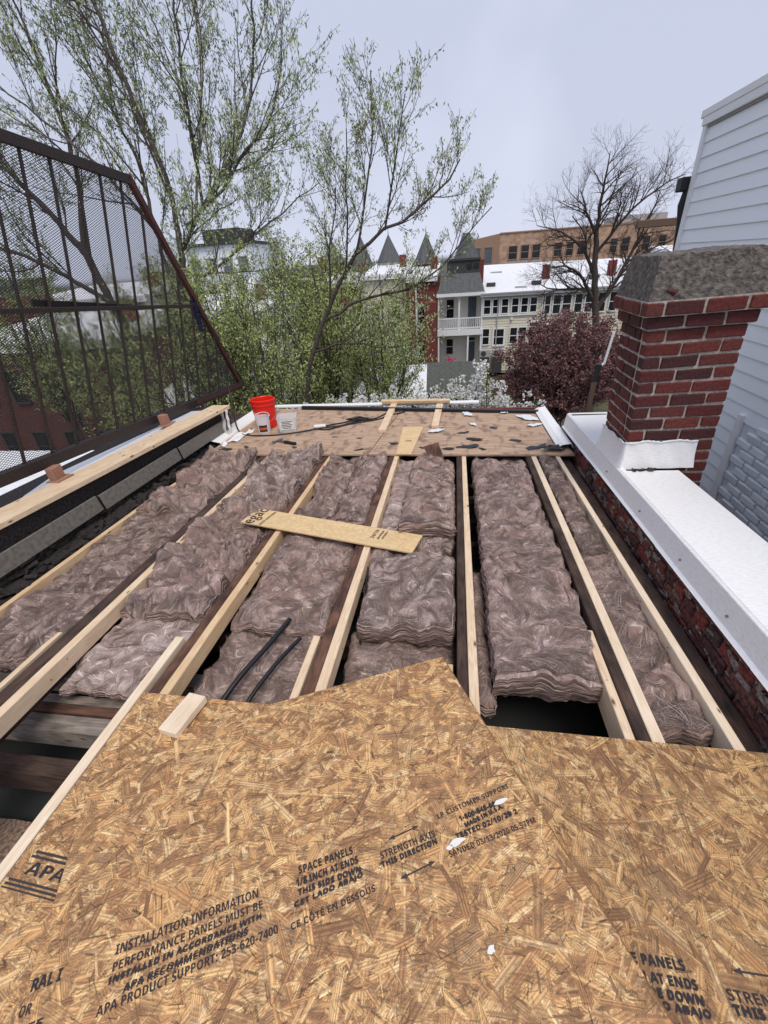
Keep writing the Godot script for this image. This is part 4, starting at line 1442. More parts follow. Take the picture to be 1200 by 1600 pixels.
	k = MB.new()
	k.tube([Vector3(-0.02, 0.9, 0), Vector3(-0.06, -0.5, 0)], [0.03, 0.03], 8, true)
	part(v, "brown_tube", k, mt.copper_brown)
	# white drip edge at the right side of the far deck
	k = MB.new()
	strip(k, [Vector2(1.235, 0.03), Vector2(1.215, 0.075), Vector2(1.13, 0.062), Vector2(1.085, 0.035)], -5.75, -4.3, SLOPE, 0.004)
	solo("edge_flashing", k, mt.white_metal, "white ribbed metal edging along the right side of the far deck", "flashing")
	k = MB.new()
	strip(k, [Vector2(-2.7, 0.05), Vector2(0.4, 0.05)], -6.33, -6.2, 0.04, 0.02)
	solo("edge_flashing", k, mt.white_metal, "white metal strip along the back edge of the far deck", "flashing")
	k = MB.new()
	k.hexa([Vector3(-2.2, -0.21, -6.12), Vector3(1.2, -0.2, -5.66), Vector3(-2.2, -0.165, -6.12), Vector3(1.2, -0.155, -5.66), Vector3(-2.2, -0.21, -6.06), Vector3(1.2, -0.2, -5.6), Vector3(-2.2, -0.165, -6.06), Vector3(1.2, -0.155, -5.6)])
	solo("edge_strip", k, mt.rubber, "black strip along the back edge of the far deck", "edging")

# ---------------------------------------------------------------- small things on the far deck
func build_small_things() -> void:
	# red bucket
	var o := thing("red_bucket", "bright red plastic bucket with wire handle standing on the far deck", "bucket", rp(-2.42, 0.021, -5.25), tilt())
	var k := MB.new()
	var pr := [Vector2(0.0, 0.0), Vector2(0.128, 0.0), Vector2(0.133, 0.01), Vector2(0.148, 0.29), Vector2(0.158, 0.292), Vector2(0.158, 0.315), Vector2(0.15, 0.317), Vector2(0.15, 0.34), Vector2(0.16, 0.342), Vector2(0.161, 0.365), Vector2(0.152, 0.37), Vector2(0.145, 0.362), Vector2(0.128, 0.02), Vector2(0.0, 0.018)]
	k.lathe(pr, 36)
	part(o, "shell", k, mt.red_plastic)
	var pts := []
	var rad := []
	for i in 21:
		var a := PI * i / 20.0
		pts.append(Vector3(cos(a) * 0.162, 0.31 - sin(a) * 0.21, 0.075 + sin(a) * 0.1).rotated(Vector3.UP, 0.5))
		rad.append(0.0025)
	k = MB.new()
	k.tube(pts, rad, 5)
	part(o, "handle", k, mt.steel)
	# printed square and dark patch on the bucket's side
	var patch := func(a0: float, a1: float, y0: float, y1: float, called: String, m: Material) -> void:
		var q := MB.new()
		q.grid(8, 1, func(u, v):
			var a := lerpf(a0, a1, u)
			var y := lerpf(y0, y1, v)
			var r := 0.1335 + (y - 0.01) / 0.28 * 0.015 + 0.0012
			return [Vector3(cos(a) * r, y, sin(a) * r), Vector2(u, v)])
		part(o, called, q, m)
	patch.call(1.75, 2.5, 0.10, 0.215, "print_square", mt.label_white)
	patch.call(1.79, 2.46, 0.107, 0.208, "print_square_inside", mt.red_plastic)
	for i in 4:
		patch.call(1.9 + i * 0.14, 1.96 + i * 0.14, 0.12 + i * 0.01, 0.175 + i * 0.008, "print_stroke", mt.label_white)
	patch.call(0.75, 1.15, 0.12, 0.2, "dark_print", mt.label_dark)
	# two clear pails
	for e in [["clear plastic pail with an orange and black label in front of the red bucket", -2.345, -4.98, 0.088, 0.2, 0.0], ["clear square plastic tub with a white printed label right of the red bucket", -2.06, -5.08, 0.115, 0.175, 1.0]]:
		var p := thing("clear_pail", e[0], "pail", rp(e[1], 0.021, e[2]), tilt() * Basis(Vector3.UP, 0.25), "clear plastic pails by the red bucket")
		k = MB.new()
		var r: float = e[3]
		var h: float = e[4]
		var sides := 28 if e[5] == 0.0 else 4
		var pf := [Vector2(0.0, 0.0), Vector2(r * 0.86, 0.0), Vector2(r, h), Vector2(r * 1.05, h + 0.002), Vector2(r * 1.05, h + 0.012), Vector2(r * 0.97, h + 0.01), Vector2(r * 0.84, 0.006), Vector2(0.0, 0.006)]
		if e[5] == 0.0:
			k.lathe(pf, sides)
		else:
			var bw := r * 0.95
			for s in pf.size() - 1:
				var a: Vector2 = pf[s]
				var b: Vector2 = pf[s + 1]
				for f in 4:
					var bb := Basis(Vector3.UP, f * PI / 2)
					k.poly([bb * Vector3(-a.x, a.y, a.x), bb * Vector3(a.x, a.y, a.x), bb * Vector3(b.x, b.y, b.x), bb * Vector3(-b.x, b.y, b.x)], bb * Vector3(0, -0.2, 1))
		part(p, "shell", k, mt.clear_plastic)
		if e[5] == 0.0:
			for l in [[0.03, 0.055, mt.label_dark], [0.055, 0.085, mt.label_orange], [0.085, 0.115, mt.label_dark]]:
				var q := MB.new()
				q.grid(10, 1, func(u, v):
					var a := lerpf(0.9, 2.2, u)
					var y := lerpf(l[0], l[1], v)
					var rr := r * (0.86 + 0.14 * y / h) + 0.001
					return [Vector3(cos(a) * rr, y, sin(a) * rr), Vector2(u, v)])
				part(p, "label", q, l[2])
			pts = []
			rad = []
			for i in 19:
				var a := PI * i / 18.0
				pts.append(Vector3(cos(a) * r * 1.05, h + 0.01 + sin(a) * 0.03, -sin(a) * 0.09))
				rad.append(0.004)
			k = MB.new()
			k.tube(pts, rad, 6, true)
			part(p, "handle", k, mt.label_white)
		else:
			k = MB.new()
			k.box(Vector3(0, 0.095, r * 0.95), Vector3(r * 1.5, 0.12, 0.002))
			part(p, "label", k, mt.label_white)
			for i in 5:
				k = MB.new()
				k.box(Vector3(-0.01 * (i % 2), 0.055 + i * 0.02, r * 0.95 + 0.002), Vector3(r * (0.9 + 0.3 * (i % 3) * 0.5), 0.007, 0.001))
				part(p, "label_print", k, mt.ink_soft)
	# hammer
	o = thing("hammer", "claw hammer with a dark grip lying on the far deck", "hammer", rp(-1.93, 0.035, -4.56), tilt() * Basis(Vector3.UP, -0.42))
	k = MB.new()
	k.tube([Vector3(-0.12, 0, 0), Vector3(-0.02, 0.004, 0), Vector3(0.03, 0.002, 0)], [0.009, 0.011, 0.014], 8, true)
	part(o, "shaft", k, mt.steel)
	k = MB.new()
	k.tube([Vector3(0.0, 0.003, 0), Vector3(0.06, 0.004, 0), Vector3(0.13, 0.0, 0), Vector3(0.17, 0.0, 0)], [0.017, 0.02, 0.019, 0.023], 10, true)
	part(o, "grip", k, mt.rubber)
	k = MB.new()
	k.tube([Vector3(-0.125, 0.0, 0.06), Vector3(-0.125, 0, 0.035), Vector3(-0.125, 0, 0.03), Vector3(-0.125, 0.0, -0.01)], [0.016, 0.016, 0.011, 0.012], 10, true)
	k.tube([Vector3(-0.125, 0, -0.01), Vector3(-0.12, 0.004, -0.05), Vector3(-0.1, 0.004, -0.09)], [0.012, 0.011, 0.004], 6, true)
	k.tube([Vector3(-0.125, 0, -0.01), Vector3(-0.13, 0.0, -0.05), Vector3(-0.12, -0.002, -0.095)], [0.012, 0.011, 0.004], 6, true)
	part(o, "head", k, mt.steel)
	# extension cord
	var cord := func(called: String, label: String, ctrl: Array, r: float, m: Material) -> Node3D:
		var cv := Curve3D.new()
		for i in ctrl.size():
			var t: Vector3 = (ctrl[mini(i + 1, ctrl.size() - 1)] - ctrl[maxi(i - 1, 0)]) / 6.0
			cv.add_point(ctrl[i], -t, t)
		var bp := []
		var br := []
		var le := cv.get_baked_length()
		var n := maxi(int(le / 0.025), 8)
		for i in n + 1:
			bp.append(cv.sample_baked(le * i / n, true) - ctrl[0])
			br.append(r)
		var q := MB.new()
		q.tube(bp, br, 6, true)
		return solo(called, q, m, label, "cord", ctrl[0])
	cord.call("extension_cord", "black extension cord running across the far deck from the left fence", [Vector3(-3.12, 0.9, -5.7), Vector3(-3.0, 0.3, -5.55), Vector3(-2.86, -0.05, -5.25), rp(-2.66, 0.03, -4.95), rp(-2.4, 0.03, -4.83), rp(-2.1, 0.03, -4.86), rp(-1.8, 0.03, -5.0), rp(-1.62, 0.03, -5.12), rp(-1.4, 0.03, -5.2), rp(-1.2, 0.03, -5.42), rp(-1.0, 0.03, -5.5), rp(-0.85, 0.03, -5.78), rp(-0.68, 0.03, -5.86), rp(-0.63, 0.03, -5.8), rp(-0.8, 0.03, -5.66), rp(-0.95, 0.03, -5.46), rp(-1.15, 0.035, -5.34), rp(-1.32, 0.03, -5.24), rp(-1.55, 0.03, -5.04), rp(-1.72, 0.03, -5.1), rp(-1.52, 0.035, -5.24), rp(-1.36, 0.03, -5.36), rp(-1.22, 0.045, -5.5), rp(-1.05, 0.04, -5.42)], 0.009, mt.rubber)
	k = MB.new()
	for i in 7:
		k.tube([Vector3(rng.randf_range(-0.17, -0.1), 0.012 + i * 0.004, rng.randf_range(-0.04, 0.04)), Vector3(0, 0.014 + i * 0.005, rng.randf_range(-0.06, 0.06)), Vector3(rng.randf_range(0.1, 0.17), 0.012 + i * 0.003, rng.randf_range(-0.04, 0.04))], [0.008, 0.009, 0.008], 6, true)
	solo("cord_bundle", k, mt.rubber, "bundled loops of black cord in the middle of the far deck", "cord", rp(-1.2, 0.025, -5.42))
	k = MB.new()
	k.cbox(Vector3(0, 0.012, 0), Vector3(0.15, 0.024, 0.06), 0.005, 0.004, rng)
	solo("cable_tag", k, mt.label_white, "small white plug block on the black cord", "plug", rp(-1.66, 0.035, -5.14), Basis(Vector3.UP, 0.3))
	cord.call("fence_wire", "thin black wire trailing from the blue rag down the slanted rail", [Vector3(-3.12, 1.25, -5.5), Vector3(-3.16, 0.9, -5.85), Vector3(-3.18, 0.45, -6.2), Vector3(-3.2, -0.1, -6.5)], 0.006, mt.rubber)
	# black cables in the third bay
	cord.call("black_cable", "thick black cable coming out from under the torn batt", [rp(-0.9, -0.06, -1.72), rp(-0.95, -0.055, -1.5), rp(-1.02, -0.07, -1.3), rp(-1.09, -0.14, -1.1), rp(-1.13, -0.25, -0.9)], 0.014, mt.rubber)
	cord.call("black_cable", "thinner black cable beside the thick one in the third bay", [rp(-0.8, -0.08, -1.6), rp(-0.86, -0.07, -1.42), rp(-0.92, -0.09, -1.24), rp(-0.97, -0.17, -1.05), rp(-1.0, -0.27, -0.88)], 0.011, mt.rubber)
	cord.call("hanging_wire", "thin dark wire hanging between the middle rafter and the thick cut batt", [rp(-0.52, -0.02, -2.2), rp(-0.5, -0.08, -1.9), rp(-0.49, -0.12, -1.7), rp(-0.44, -0.16, -1.52), rp(-0.4, -0.17, -1.47)], 0.007, mt.rubber)
	# tar paper and membrane scraps on the far deck
	var scraps := [["black tar paper scrap nearest the seam on the deck", -0.97, -4.32, 0.13, 0], ["tar paper scrap right of the seam", -0.62, -4.5, 0.14, 0], ["flat grey tar paper piece, largest single one on the right deck", 0.52, -4.98, 0.2, 0], ["tar paper scrap left of the largest grey piece", 0.15, -4.86, 0.14, 0], ["curled tar paper scrap in front of the largest grey piece", 0.26, -4.62, 0.2, 0], ["tar paper scrap below the white edging on the right", 0.72, -4.56, 0.17, 0], ["long tar paper scrap at the deck's front edge", 0.18, -4.38, 0.22, 0], ["tar paper scrap beside the long one at the front edge", 0.02, -4.31, 0.18, 0], ["small tar paper scrap at the front edge", 0.34, -4.30, 0.12, 0], ["tar paper strip at the deck's right front corner", 0.9, -4.35, 0.24, 0], ["crumpled tar heap in the deck's right front corner", 1.05, -4.27, 0.28, 0], ["tiny tar crumb by the pale board piece", -0.3, -4.35, 0.1, 0], ["tar crumb behind the hammer", -1.75, -4.4, 0.1, 0], ["tar crumb left of the hammer", -2.35, -4.4, 0.16, 0], ["dark scrap near the deck's left front corner", -2.55, -4.35, 0.22, 0], ["dark scrap in the middle of the left sheet", -1.35, -4.75, 0.12, 0], ["dark crumb between cord and seam", -1.05, -4.7, 0.1, 0], ["white membrane triangle near the back of the right deck", 0.22, -5.62, 0.2, 1], ["white membrane scrap beside the right board's near end", -0.17, -4.92, 0.2, 1], ["white membrane scrap by the right white edging", 0.98, -5.1, 0.18, 1], ["yellowed membrane sheet under the right white edging", 0.95, -5.4, 0.3, 1], ["small white membrane crumb in the middle of the right deck", 0.28, -5.15, 0.12, 1], ["white crumb at the back edge of the right deck", 0.7, -5.66, 0.12, 1], ["grey lump at the near end of the right board", -0.14, -5.0, 0.12, 0]]
	for e in scraps:
		k = MB.new()
		nf.seed = int(absf(e[1]) * 991 + absf(e[2]) * 77)
		var sz: float = e[3] * (0.72 if e[4] == 0 else 0.85)
		var ph := rng.randf() * 6.0
		var flat_scrap: bool = e[4] == 0 and not e[0].contains("crumpled")
		if flat_scrap:
			for layer in rng.randi_range(1, 3):
				var outline := PackedVector2Array()
				var nn: int = rng.randi_range(6, 10)
				var st := rng.randf_range(0.35, 0.75)
				for q in nn:
					var aa := q * TAU / nn + rng.randf_range(-0.2, 0.2)
					var r0 := sz * rng.randf_range(0.28, 0.62)
					outline.append(Vector2(cos(aa) * r0, sin(aa) * r0 * st) + Vector2(layer - 1, layer * 0.4 - 0.4) * sz * 0.3)
				k.prism(outline, 0.001 + layer * 0.003, 0.0032 + layer * 0.003)
			for q in k.v.size():
				k.v[q].y += 0.02 * maxf(0.0, k.v[q].x * 2.0 / sz - 0.4) * sz * 4.0
		else:
			k.grid(9, 9, func(u, v):
				var a: float = (u - 0.5) * 2
				var b: float = (v - 0.5) * 2
				var r: float = 1.0 + 0.5 * nf.get_noise_2d(a * 90, b * 90)
				return [Vector3(a * sz * 0.55 * r + b * sz * 0.12, 0.006 + 0.011 * (1 + nf.get_noise_2d(u * 120, v * 120)) * (2.2 if e[0].contains("crumpled") else 1.0), b * sz * 0.34 * (1.2 - absf(a) * 0.8) * r), Vector2(u, v)])
		solo("membrane_scrap" if e[4] else "tar_paper_scrap", k, mt.white_sheet if e[4] else [mt.rubber, mt.tar, mt.dark_grey][rng.randi() % 3], e[0], "scrap", rp(e[1], 0.021, e[2]), tilt() * Basis(Vector3.UP, rng.randf() * 2 - 1), "membrane scraps on the deck" if e[4] else "tar paper scraps on the deck")
	# broken dark board end sticking up at the deck's front edge
	k = MB.new()
	k.cbox(Vector3(0, 0.05, 0), Vector3(0.14, 0.012, 0.2), 0.003, 0.012, rng, Basis.from_euler(Vector3(0.6, 0.5, 0.35)))
	solo("tar_paper_scrap", k, mt.old_wood_red, "dark torn flap of roofing standing up at the front edge of the deck", "scrap", rp(-0.16, 0.01, -4.12))

# ---------------------------------------------------------------- far houses
func win(o: Node3D, x: float, y: float, w: float, h: float, z: float, fm: Material, gm: Material = null, rail := true, b := Basis(), at := Vector3.ZERO, fw := 0.07) -> void:
	# x centre, y sill, in the house's own axes, facing +z
	var k := MB.new()
	k.box(Vector3(x - w / 2 - fw / 2, y + h / 2, z + 0.02), Vector3(fw, h + fw * 2, 0.09))
	k.box(Vector3(x + w / 2 + fw / 2, y + h / 2, z + 0.02), Vector3(fw, h + fw * 2, 0.09))
	k.box(Vector3(x, y + h + fw / 2, z + 0.018), Vector3(w - 0.004, fw, 0.09))
	k.box(Vector3(x, y - fw / 2, z + 0.03), Vector3(w - 0.004, fw, 0.12))
	if rail:
		k.box(Vector3(x, y + h * 0.5, z + 0.012), Vector3(w - 0.006, 0.05, 0.05))
	var xf := Transform3D(b, at)
	var f := part(o, "window", k, fm, xf)
	k = MB.new()
	k.box(Vector3(x, y + h / 2, z + 0.0), Vector3(w - 0.004, h - 0.004, 0.02))
	part(f, "pane", k, gm if gm else mt.glass)

func box_part(o: Node3D, called: String, ce: Vector3, s: Vector3, m: Material, b := Basis()) -> MeshInstance3D:
	var k := MB.new()
	k.box(ce, s, b)
	return part(o, called, k, m)

func laps(o: Node3D, x0: float, x1: float, y0: float, y1: float, z: float, m: Material, step := 0.2) -> void:
	var k := MB.new()
	var y := y0
	while y < y1 - 0.02:
		var e := minf(step, y1 - y)
		k.hexa([Vector3(x0, y, z - 0.02), Vector3(x1, y, z - 0.02), Vector3(x0, y + e, z - 0.02), Vector3(x1, y + e, z - 0.02), Vector3(x0, y, z + 0.035), Vector3(x1, y, z + 0.035), Vector3(x0, y + e, z + 0.008), Vector3(x1, y + e, z + 0.008)])
		y += e
	stuff(part(o, "lap_siding", k, m))

func railing(o: Node3D, x0: float, x1: float, y0: float, h: float, z: float, m: Material) -> void:
	var k := MB.new()
	k.box(Vector3((x0 + x1) / 2, y0 + h, z), Vector3(x1 - x0, 0.08, 0.08))
	k.box(Vector3((x0 + x1) / 2, y0 + 0.12, z), Vector3(x1 - x0, 0.07, 0.06))
	var r := part(o, "railing", k, m)
	k = MB.new()
	var n := int((x1 - x0) / 0.14)
	for i in n:
		k.box(Vector3(lerpf(x0, x1, (i + 0.5) / n), y0 + h / 2 + 0.06, z), Vector3(0.05, h - 0.16, 0.04))
	stuff(part(r, "balusters", k, m))

func cone_turret(o: Node3D, at: Vector3, r: float, h: float, sides: int, m: Material, wall_m: Material, wall_h: float, top_r := 0.0) -> void:
	var k := MB.new()
	for i in sides:
		var a := TAU * i / sides + PI / sides
		var b := TAU * (i + 1) / sides + PI / sides
		var p := Vector3(cos(a), 0, sin(a))
		var q := Vector3(cos(b), 0, sin(b))
		if top_r > 0:
			k.poly([at + p * r, at + q * r, at + q * top_r + Vector3(0, h, 0), at + p * top_r + Vector3(0, h, 0)], p + q)
			k.poly([at + Vector3(0, h, 0), at + q * top_r + Vector3(0, h, 0), at + p * top_r + Vector3(0, h, 0)], Vector3.UP)
		else:
			k.poly([at + p * r, at + q * r, at + Vector3(0, h, 0)], p + q)
	var t := part(o, "turret_roof", k, m)
	k = MB.new()
	k.tube([at - Vector3(0, wall_h, 0), at + Vector3(0, 0.02, 0)], [r * 0.86, r * 0.86], sides, true)
	part(o, "turret_wall", k, wall_m)
	if top_r == 0.0:
		k = MB.new()
		k.tube([at + Vector3(0, h - 0.1, 0), at + Vector3(0, h + 0.5, 0)], [0.04, 0.01], 5, true)
		part(t, "finial", k, mt.dark_grey)

func build_porch_house() -> void:
	var g := -6.55
	var o := thing("porch_house", "narrow white row house with a two-storey porch, slate mansard and blunt turret", "house", Vector3(0.62, g, -36))
	# local: x -1.7..1.65, front porch plane z = 0, wall z = -1.6
	box_part(o, "wall", Vector3(0, 2.85, -6.0), Vector3(3.3, 5.7, 8.8), mt.cream)
	box_part(o, "porch_floor", Vector3(0, -0.05, -0.8), Vector3(3.4, 0.14, 1.7), mt.grey_paint)
	box_part(o, "porch_floor", Vector3(0, 3.09, -0.75), Vector3(3.45, 0.4, 1.7), mt.white_trim)
	box_part(o, "porch_roof", Vector3(0, 5.72, -0.7), Vector3(3.55, 0.22, 1.9), mt.white_trim)
	for e in [[-1.64, 0.0, 2.89], [0.62, 0.0, 2.89], [1.62, 0.0, 2.89], [-1.64, 3.29, 5.61], [-0.1, 3.29, 5.61], [1.6, 3.29, 5.61]]:
		box_part(o, "porch_post", Vector3(e[0], (e[1] + e[2]) / 2, -0.02), Vector3(0.12 if e[0] < 1.5 else 0.16, e[2] - e[1], 0.12), mt.white_trim)
	railing(o, -1.58, 0.56, 0.02, 0.86, -0.02, mt.white_trim)
	railing(o, -1.58, -0.16, 3.29, 0.8, -0.02, mt.white_trim)
	railing(o, -0.04, 1.52, 3.29, 0.8, -0.02, mt.white_trim)
	win(o, -0.78, 4.0, 0.55, 1.3, -1.58, mt.white_trim)
	win(o, -0.78, 1.25, 0.52, 1.15, -1.58, mt.white_trim)
	for y in [3.3, 0.05]:
		box_part(o, "door", Vector3(0.92, y + 1.05, -1.56), Vector3(0.62, 2.1, 0.06), mt.door_grey)
		for i in 5:
			box_part(o, "security_bar", Vector3(0.68 + i * 0.12, y + 1.05, -1.5), Vector3(0.025, 2.0, 0.03), mt.dark_grey)
		win(o, 0.92, y + 2.2, 0.6, 0.22, -1.57, mt.white_trim, null, false)
	# steps
	for i in 4:
		box_part(o, "step", Vector3(1.15, -0.16 - i * 0.17, 0.25 + i * 0.28), Vector3(0.9, 0.12, 0.3), mt.grey_paint)
	# mansard in slate, dormer louvre, blunt turret
	var k := MB.new()
	k.hexa([Vector3(-1.75, 5.83, 0.2), Vector3(1.72, 5.83, 0.2), Vector3(-1.35, 7.05, -0.7), Vector3(1.35, 7.05, -0.7), Vector3(-1.75, 5.83, -8.0), Vector3(1.72, 5.83, -8.0), Vector3(-1.35, 7.05, -8.0), Vector3(1.35, 7.05, -8.0)])
	part(o, "mansard_roof", k, mt.slate)
	box_part(o, "upper_wall", Vector3(0.15, 7.45, -2.2), Vector3(2.4, 0.9, 2.4), mt.slate_dark)
	box_part(o, "roof_cap", Vector3(0.25, 7.95, -2.2), Vector3(2.3, 0.14, 2.6), mt.dark_grey)
	for i in 2:
		box_part(o, "louvre", Vector3(0.6 + i * 0.5, 7.5, -0.98), Vector3(0.36, 0.3, 0.06), mt.black)
	cone_turret(o, Vector3(0.35, 8.02, -2.4), 1.05, 1.6, 6, mt.slate, mt.slate_dark, 0.3, 0.3)
	box_part(o, "chimney", Vector3(1.55, 7.0, -3.0), Vector3(0.4, 1.7, 0.5), mt.house_brick)
	box_part(o, "drain_pipe", Vector3(1.72, 2.9, -0.1), Vector3(0.08, 5.8, 0.08), mt.white_trim)
	# pink wreath of flowers and white chairs on the lower porch
	k = MB.new()
	for i in 40:
		var p := Vector3(rng.randfn(0, 0.16), rng.randfn(0, 0.14), rng.randfn(0, 0.08))
		k.cbox(p, Vector3(0.09, 0.08, 0.08), 0.02, 0.02, rng, Basis.from_euler(p * 20))
	solo("hanging_flowers", k, mt.pink, "pink basket of flowers on the lower porch of the narrow white house", "flowers", Vector3(-0.15, g + 1.0, -36.3))

func build_wing_house() -> void:
	var g := -6.6
	var o := thing("cream_house", "long cream clapboard house with two window rows and a bright white sloping roof", "house", Vector3(2.2, g, -36))
	var w := 14.0
	box_part(o, "wall", Vector3(w / 2, 2.8, -5.05), Vector3(w, 5.6, 10.0), mt.cream_wall)
	laps(o, 0.02, w, 0.2, 5.3, 0.0, mt.cream_wall, 0.19)
	box_part(o, "eave", Vector3(w / 2, 5.62, 0.1), Vector3(w + 0.3, 0.2, 0.5), mt.white_trim)
	box_part(o, "gutter", Vector3(w / 2, 5.72, 0.38), Vector3(w + 0.3, 0.1, 0.12), mt.grey_paint)
	var k := MB.new()
	k.hexa([Vector3(-0.1, 5.6, 0.3), Vector3(w + 0.2, 5.6, 0.3), Vector3(-0.1, 5.76, 0.3), Vector3(w + 0.2, 5.76, 0.3), Vector3(-0.1, 7.2, -9.0), Vector3(w + 0.2, 7.0, -9.0), Vector3(-0.1, 7.4, -9.0), Vector3(w + 0.2, 7.2, -9.0)])
	var rf := part(o, "roof", k, mt.roof_white)
	for e in [[0.7, -1.8], [4.0, -1.6], [8.2, -2.2]]:
		var y: float = 5.8 - e[1] * 0.175
		k = MB.new()
		k.box(Vector3(e[0], y + 0.1, e[1]), Vector3(0.62, 0.22, 0.7))
		var s := part(rf, "skylight", k, mt.dark_grey)
		box_part(s, "skylight_pane", Vector3(e[0], y + 0.215, e[1] + 0.02), Vector3(0.44, 0.02, 0.5), mt.glass_pale)
	for e in [[1.4, -6.0, 0.9], [2.8, -0.9, 0.8], [6.0, -6.5, 0.7]]:
		box_part(rf, "roof_vent", Vector3(e[0], 5.82 - e[1] * 0.175, e[1]), Vector3(e[2], 0.09, 0.35), mt.grey_paint)
	box_part(o, "chimney", Vector3(4.9, 6.6, -3.2), Vector3(0.5, 1.3, 0.5), mt.house_brick)
	box_part(o, "chimney", Vector3(9.6, 6.6, -3.0), Vector3(0.5, 1.3, 0.5), mt.house_brick)
	var ups := [[2.33, 2.81], [2.98, 3.44], [3.62, 4.09], [4.35, 4.82], [5.02, 5.48], [5.66, 6.12], [6.54, 7.06], [7.26, 7.78], [7.91, 8.49], [8.75, 9.26], [9.46, 9.97], [10.3, 10.85], [11.1, 11.6], [12.2, 12.7], [13.0, 13.5]]
	for e in ups:
		var x: float = (e[0] + e[1]) / 2 - 2.2
		var big = e[0] > 6.4
		win(o, x, 4.35 - (0.2 if big else 0.0) - x * 0.0, e[1] - e[0] - 0.03, 0.95 + (0.25 if big else 0.0), 0.03, mt.white_trim)
	box_part(o, "sill_board", Vector3(2.05, 4.2, 0.075), Vector3(4.0, 0.1, 0.1), mt.white_trim)
	var lows := [[2.32, 2.84, 2.2], [3.16, 3.93, 2.15], [4.35, 4.9, 2.2], [4.97, 5.56, 2.2], [6.68, 7.25, 2.3], [7.33, 7.86, 2.3], [8.03, 8.57, 2.3], [9.3, 9.9, 2.3], [10.4, 11.0, 2.3]]
	for e in lows:
		win(o, (e[0] + e[1]) / 2 - 2.2, e[2], e[1] - e[0] - 0.06, 1.1, 0.03, mt.white_trim, null, true, Basis(), Vector3.ZERO, 0.12 if e[0] == 3.16 else 0.06)
	# back door with small panes
	box_part(o, "door", Vector3(3.85, 2.1, 0.05), Vector3(0.72, 2.2, 0.06), mt.white_trim)
	for i in 3:
		box_part(o, "door_pane", Vector3(3.85, 2.1 + i * 0.36, 0.085), Vector3(0.52, 0.26, 0.02), mt.glass)
	win(o, 3.85, 3.35, 0.62, 0.25, 0.03, mt.white_trim, null, false)
	box_part(o, "wall_lamp", Vector3(2.2, 3.95, 0.12), Vector3(0.16, 0.12, 0.16), mt.white_trim)
	for x in [1.15, 4.45]:
		box_part(o, "drain_pipe", Vector3(x, 2.9, 0.1), Vector3(0.07, 5.4, 0.07), mt.white_trim if x > 2 else mt.grey_paint)
	for e in [["left", 2.53], ["right", 3.51]]:
		var a := thing("air_conditioner", "white outdoor air conditioning unit at the cream house, %s of a pair" % e[0], "air conditioner", Vector3(e[1], -5.25, -35.55), Basis(), "air conditioning units at the cream house")
		k = MB.new()
		k.cbox(Vector3(0, 0.26, 0), Vector3(0.8, 0.52, 0.34), 0.02)
		part(a, "casing", k, mt.grey_paint)
		k = MB.new()
		k.tube([Vector3(-0.1, 0.26, 0.16), Vector3(-0.1, 0.26, 0.18)], [0.2, 0.2], 16, true)
		part(a, "fan_grille", k, mt.dark_grey)
		box_part(a, "stand", Vector3(0, -0.6, 0), Vector3(0.7, 1.2, 0.3), mt.dark_grey)

func build_tan_building() -> void:
	var o := thing("tan_building", "large tan flat-roofed building with dark window groups behind the cream house", "building", Vector3(2.2, GROUND, -62))
	var t0 := 2.93 - GROUND
	var k := MB.new()
	k.hexa([Vector3(3.3, 0, -20), Vector3(30, 0, -20), Vector3(3.3, 10.45, -20), Vector3(30, 10.3, -20), Vector3(3.3, 0, 0), Vector3(30, 0, 0), Vector3(3.3, 10.45, 0), Vector3(30, 10.3, 0)])
	part(o, "wall", k, mt.tan)
	k = MB.new()   # chamfered left bay
	k.hexa([Vector3(-0.3, 0, -20), Vector3(3.29, 0, -20), Vector3(-0.3, t0 + 0.2, -20), Vector3(3.29, 10.45, -20), Vector3(-0.3, 0, -1.8), Vector3(3.29, 0, 0), Vector3(-0.3, t0 + 0.25, -1.8), Vector3(3.29, 10.45, 0)])
	part(o, "wall", k, mt.tan_dark)
	box_part(o, "parapet_trim", Vector3(16.6, 10.46, -0.1), Vector3(26.6, 0.12, 0.4), mt.tan_dark)
	for e in [[6.6, 7.65], [8.03, 9.0], [9.33, 10.3], [11.81, 12.77], [13.2, 14.05], [14.47, 15.31], [18.04, 18.87], [19.39, 20.21], [21.5, 22.4], [23.2, 24.1]]:
		var x: float = (e[0] + e[1]) / 2 - 2.2
		win(o, x, 7.7, e[1] - e[0] - 0.1, 1.35, 0.02, mt.tan_dark, mt.glass, true, Basis(), Vector3.ZERO, 0.08)
		box_part(o, "spandrel", Vector3(x, 7.15, 0.02), Vector3(e[1] - e[0] - 0.1, 0.75, 0.06), mt.grey_paint if x < 9 else mt.tan_dark)
	var b := Basis(Vector3.UP, -atan2(1.8, 3.6))
	for x in [0.75, 2.1]:
		var z := lerpf(-1.8, 0.0, (x + 0.3) / 3.6)
		win(o, 0, 0, 0.95, 1.7, 0.03, mt.tan_dark, mt.glass_pale, false, b, Vector3(x, 7.4, z))
	k = MB.new()
	k.box(Vector3(20, 10.9, -6), Vector3(6, 1.0, 4))
	part(o, "roof_plant", k, mt.grey_paint)

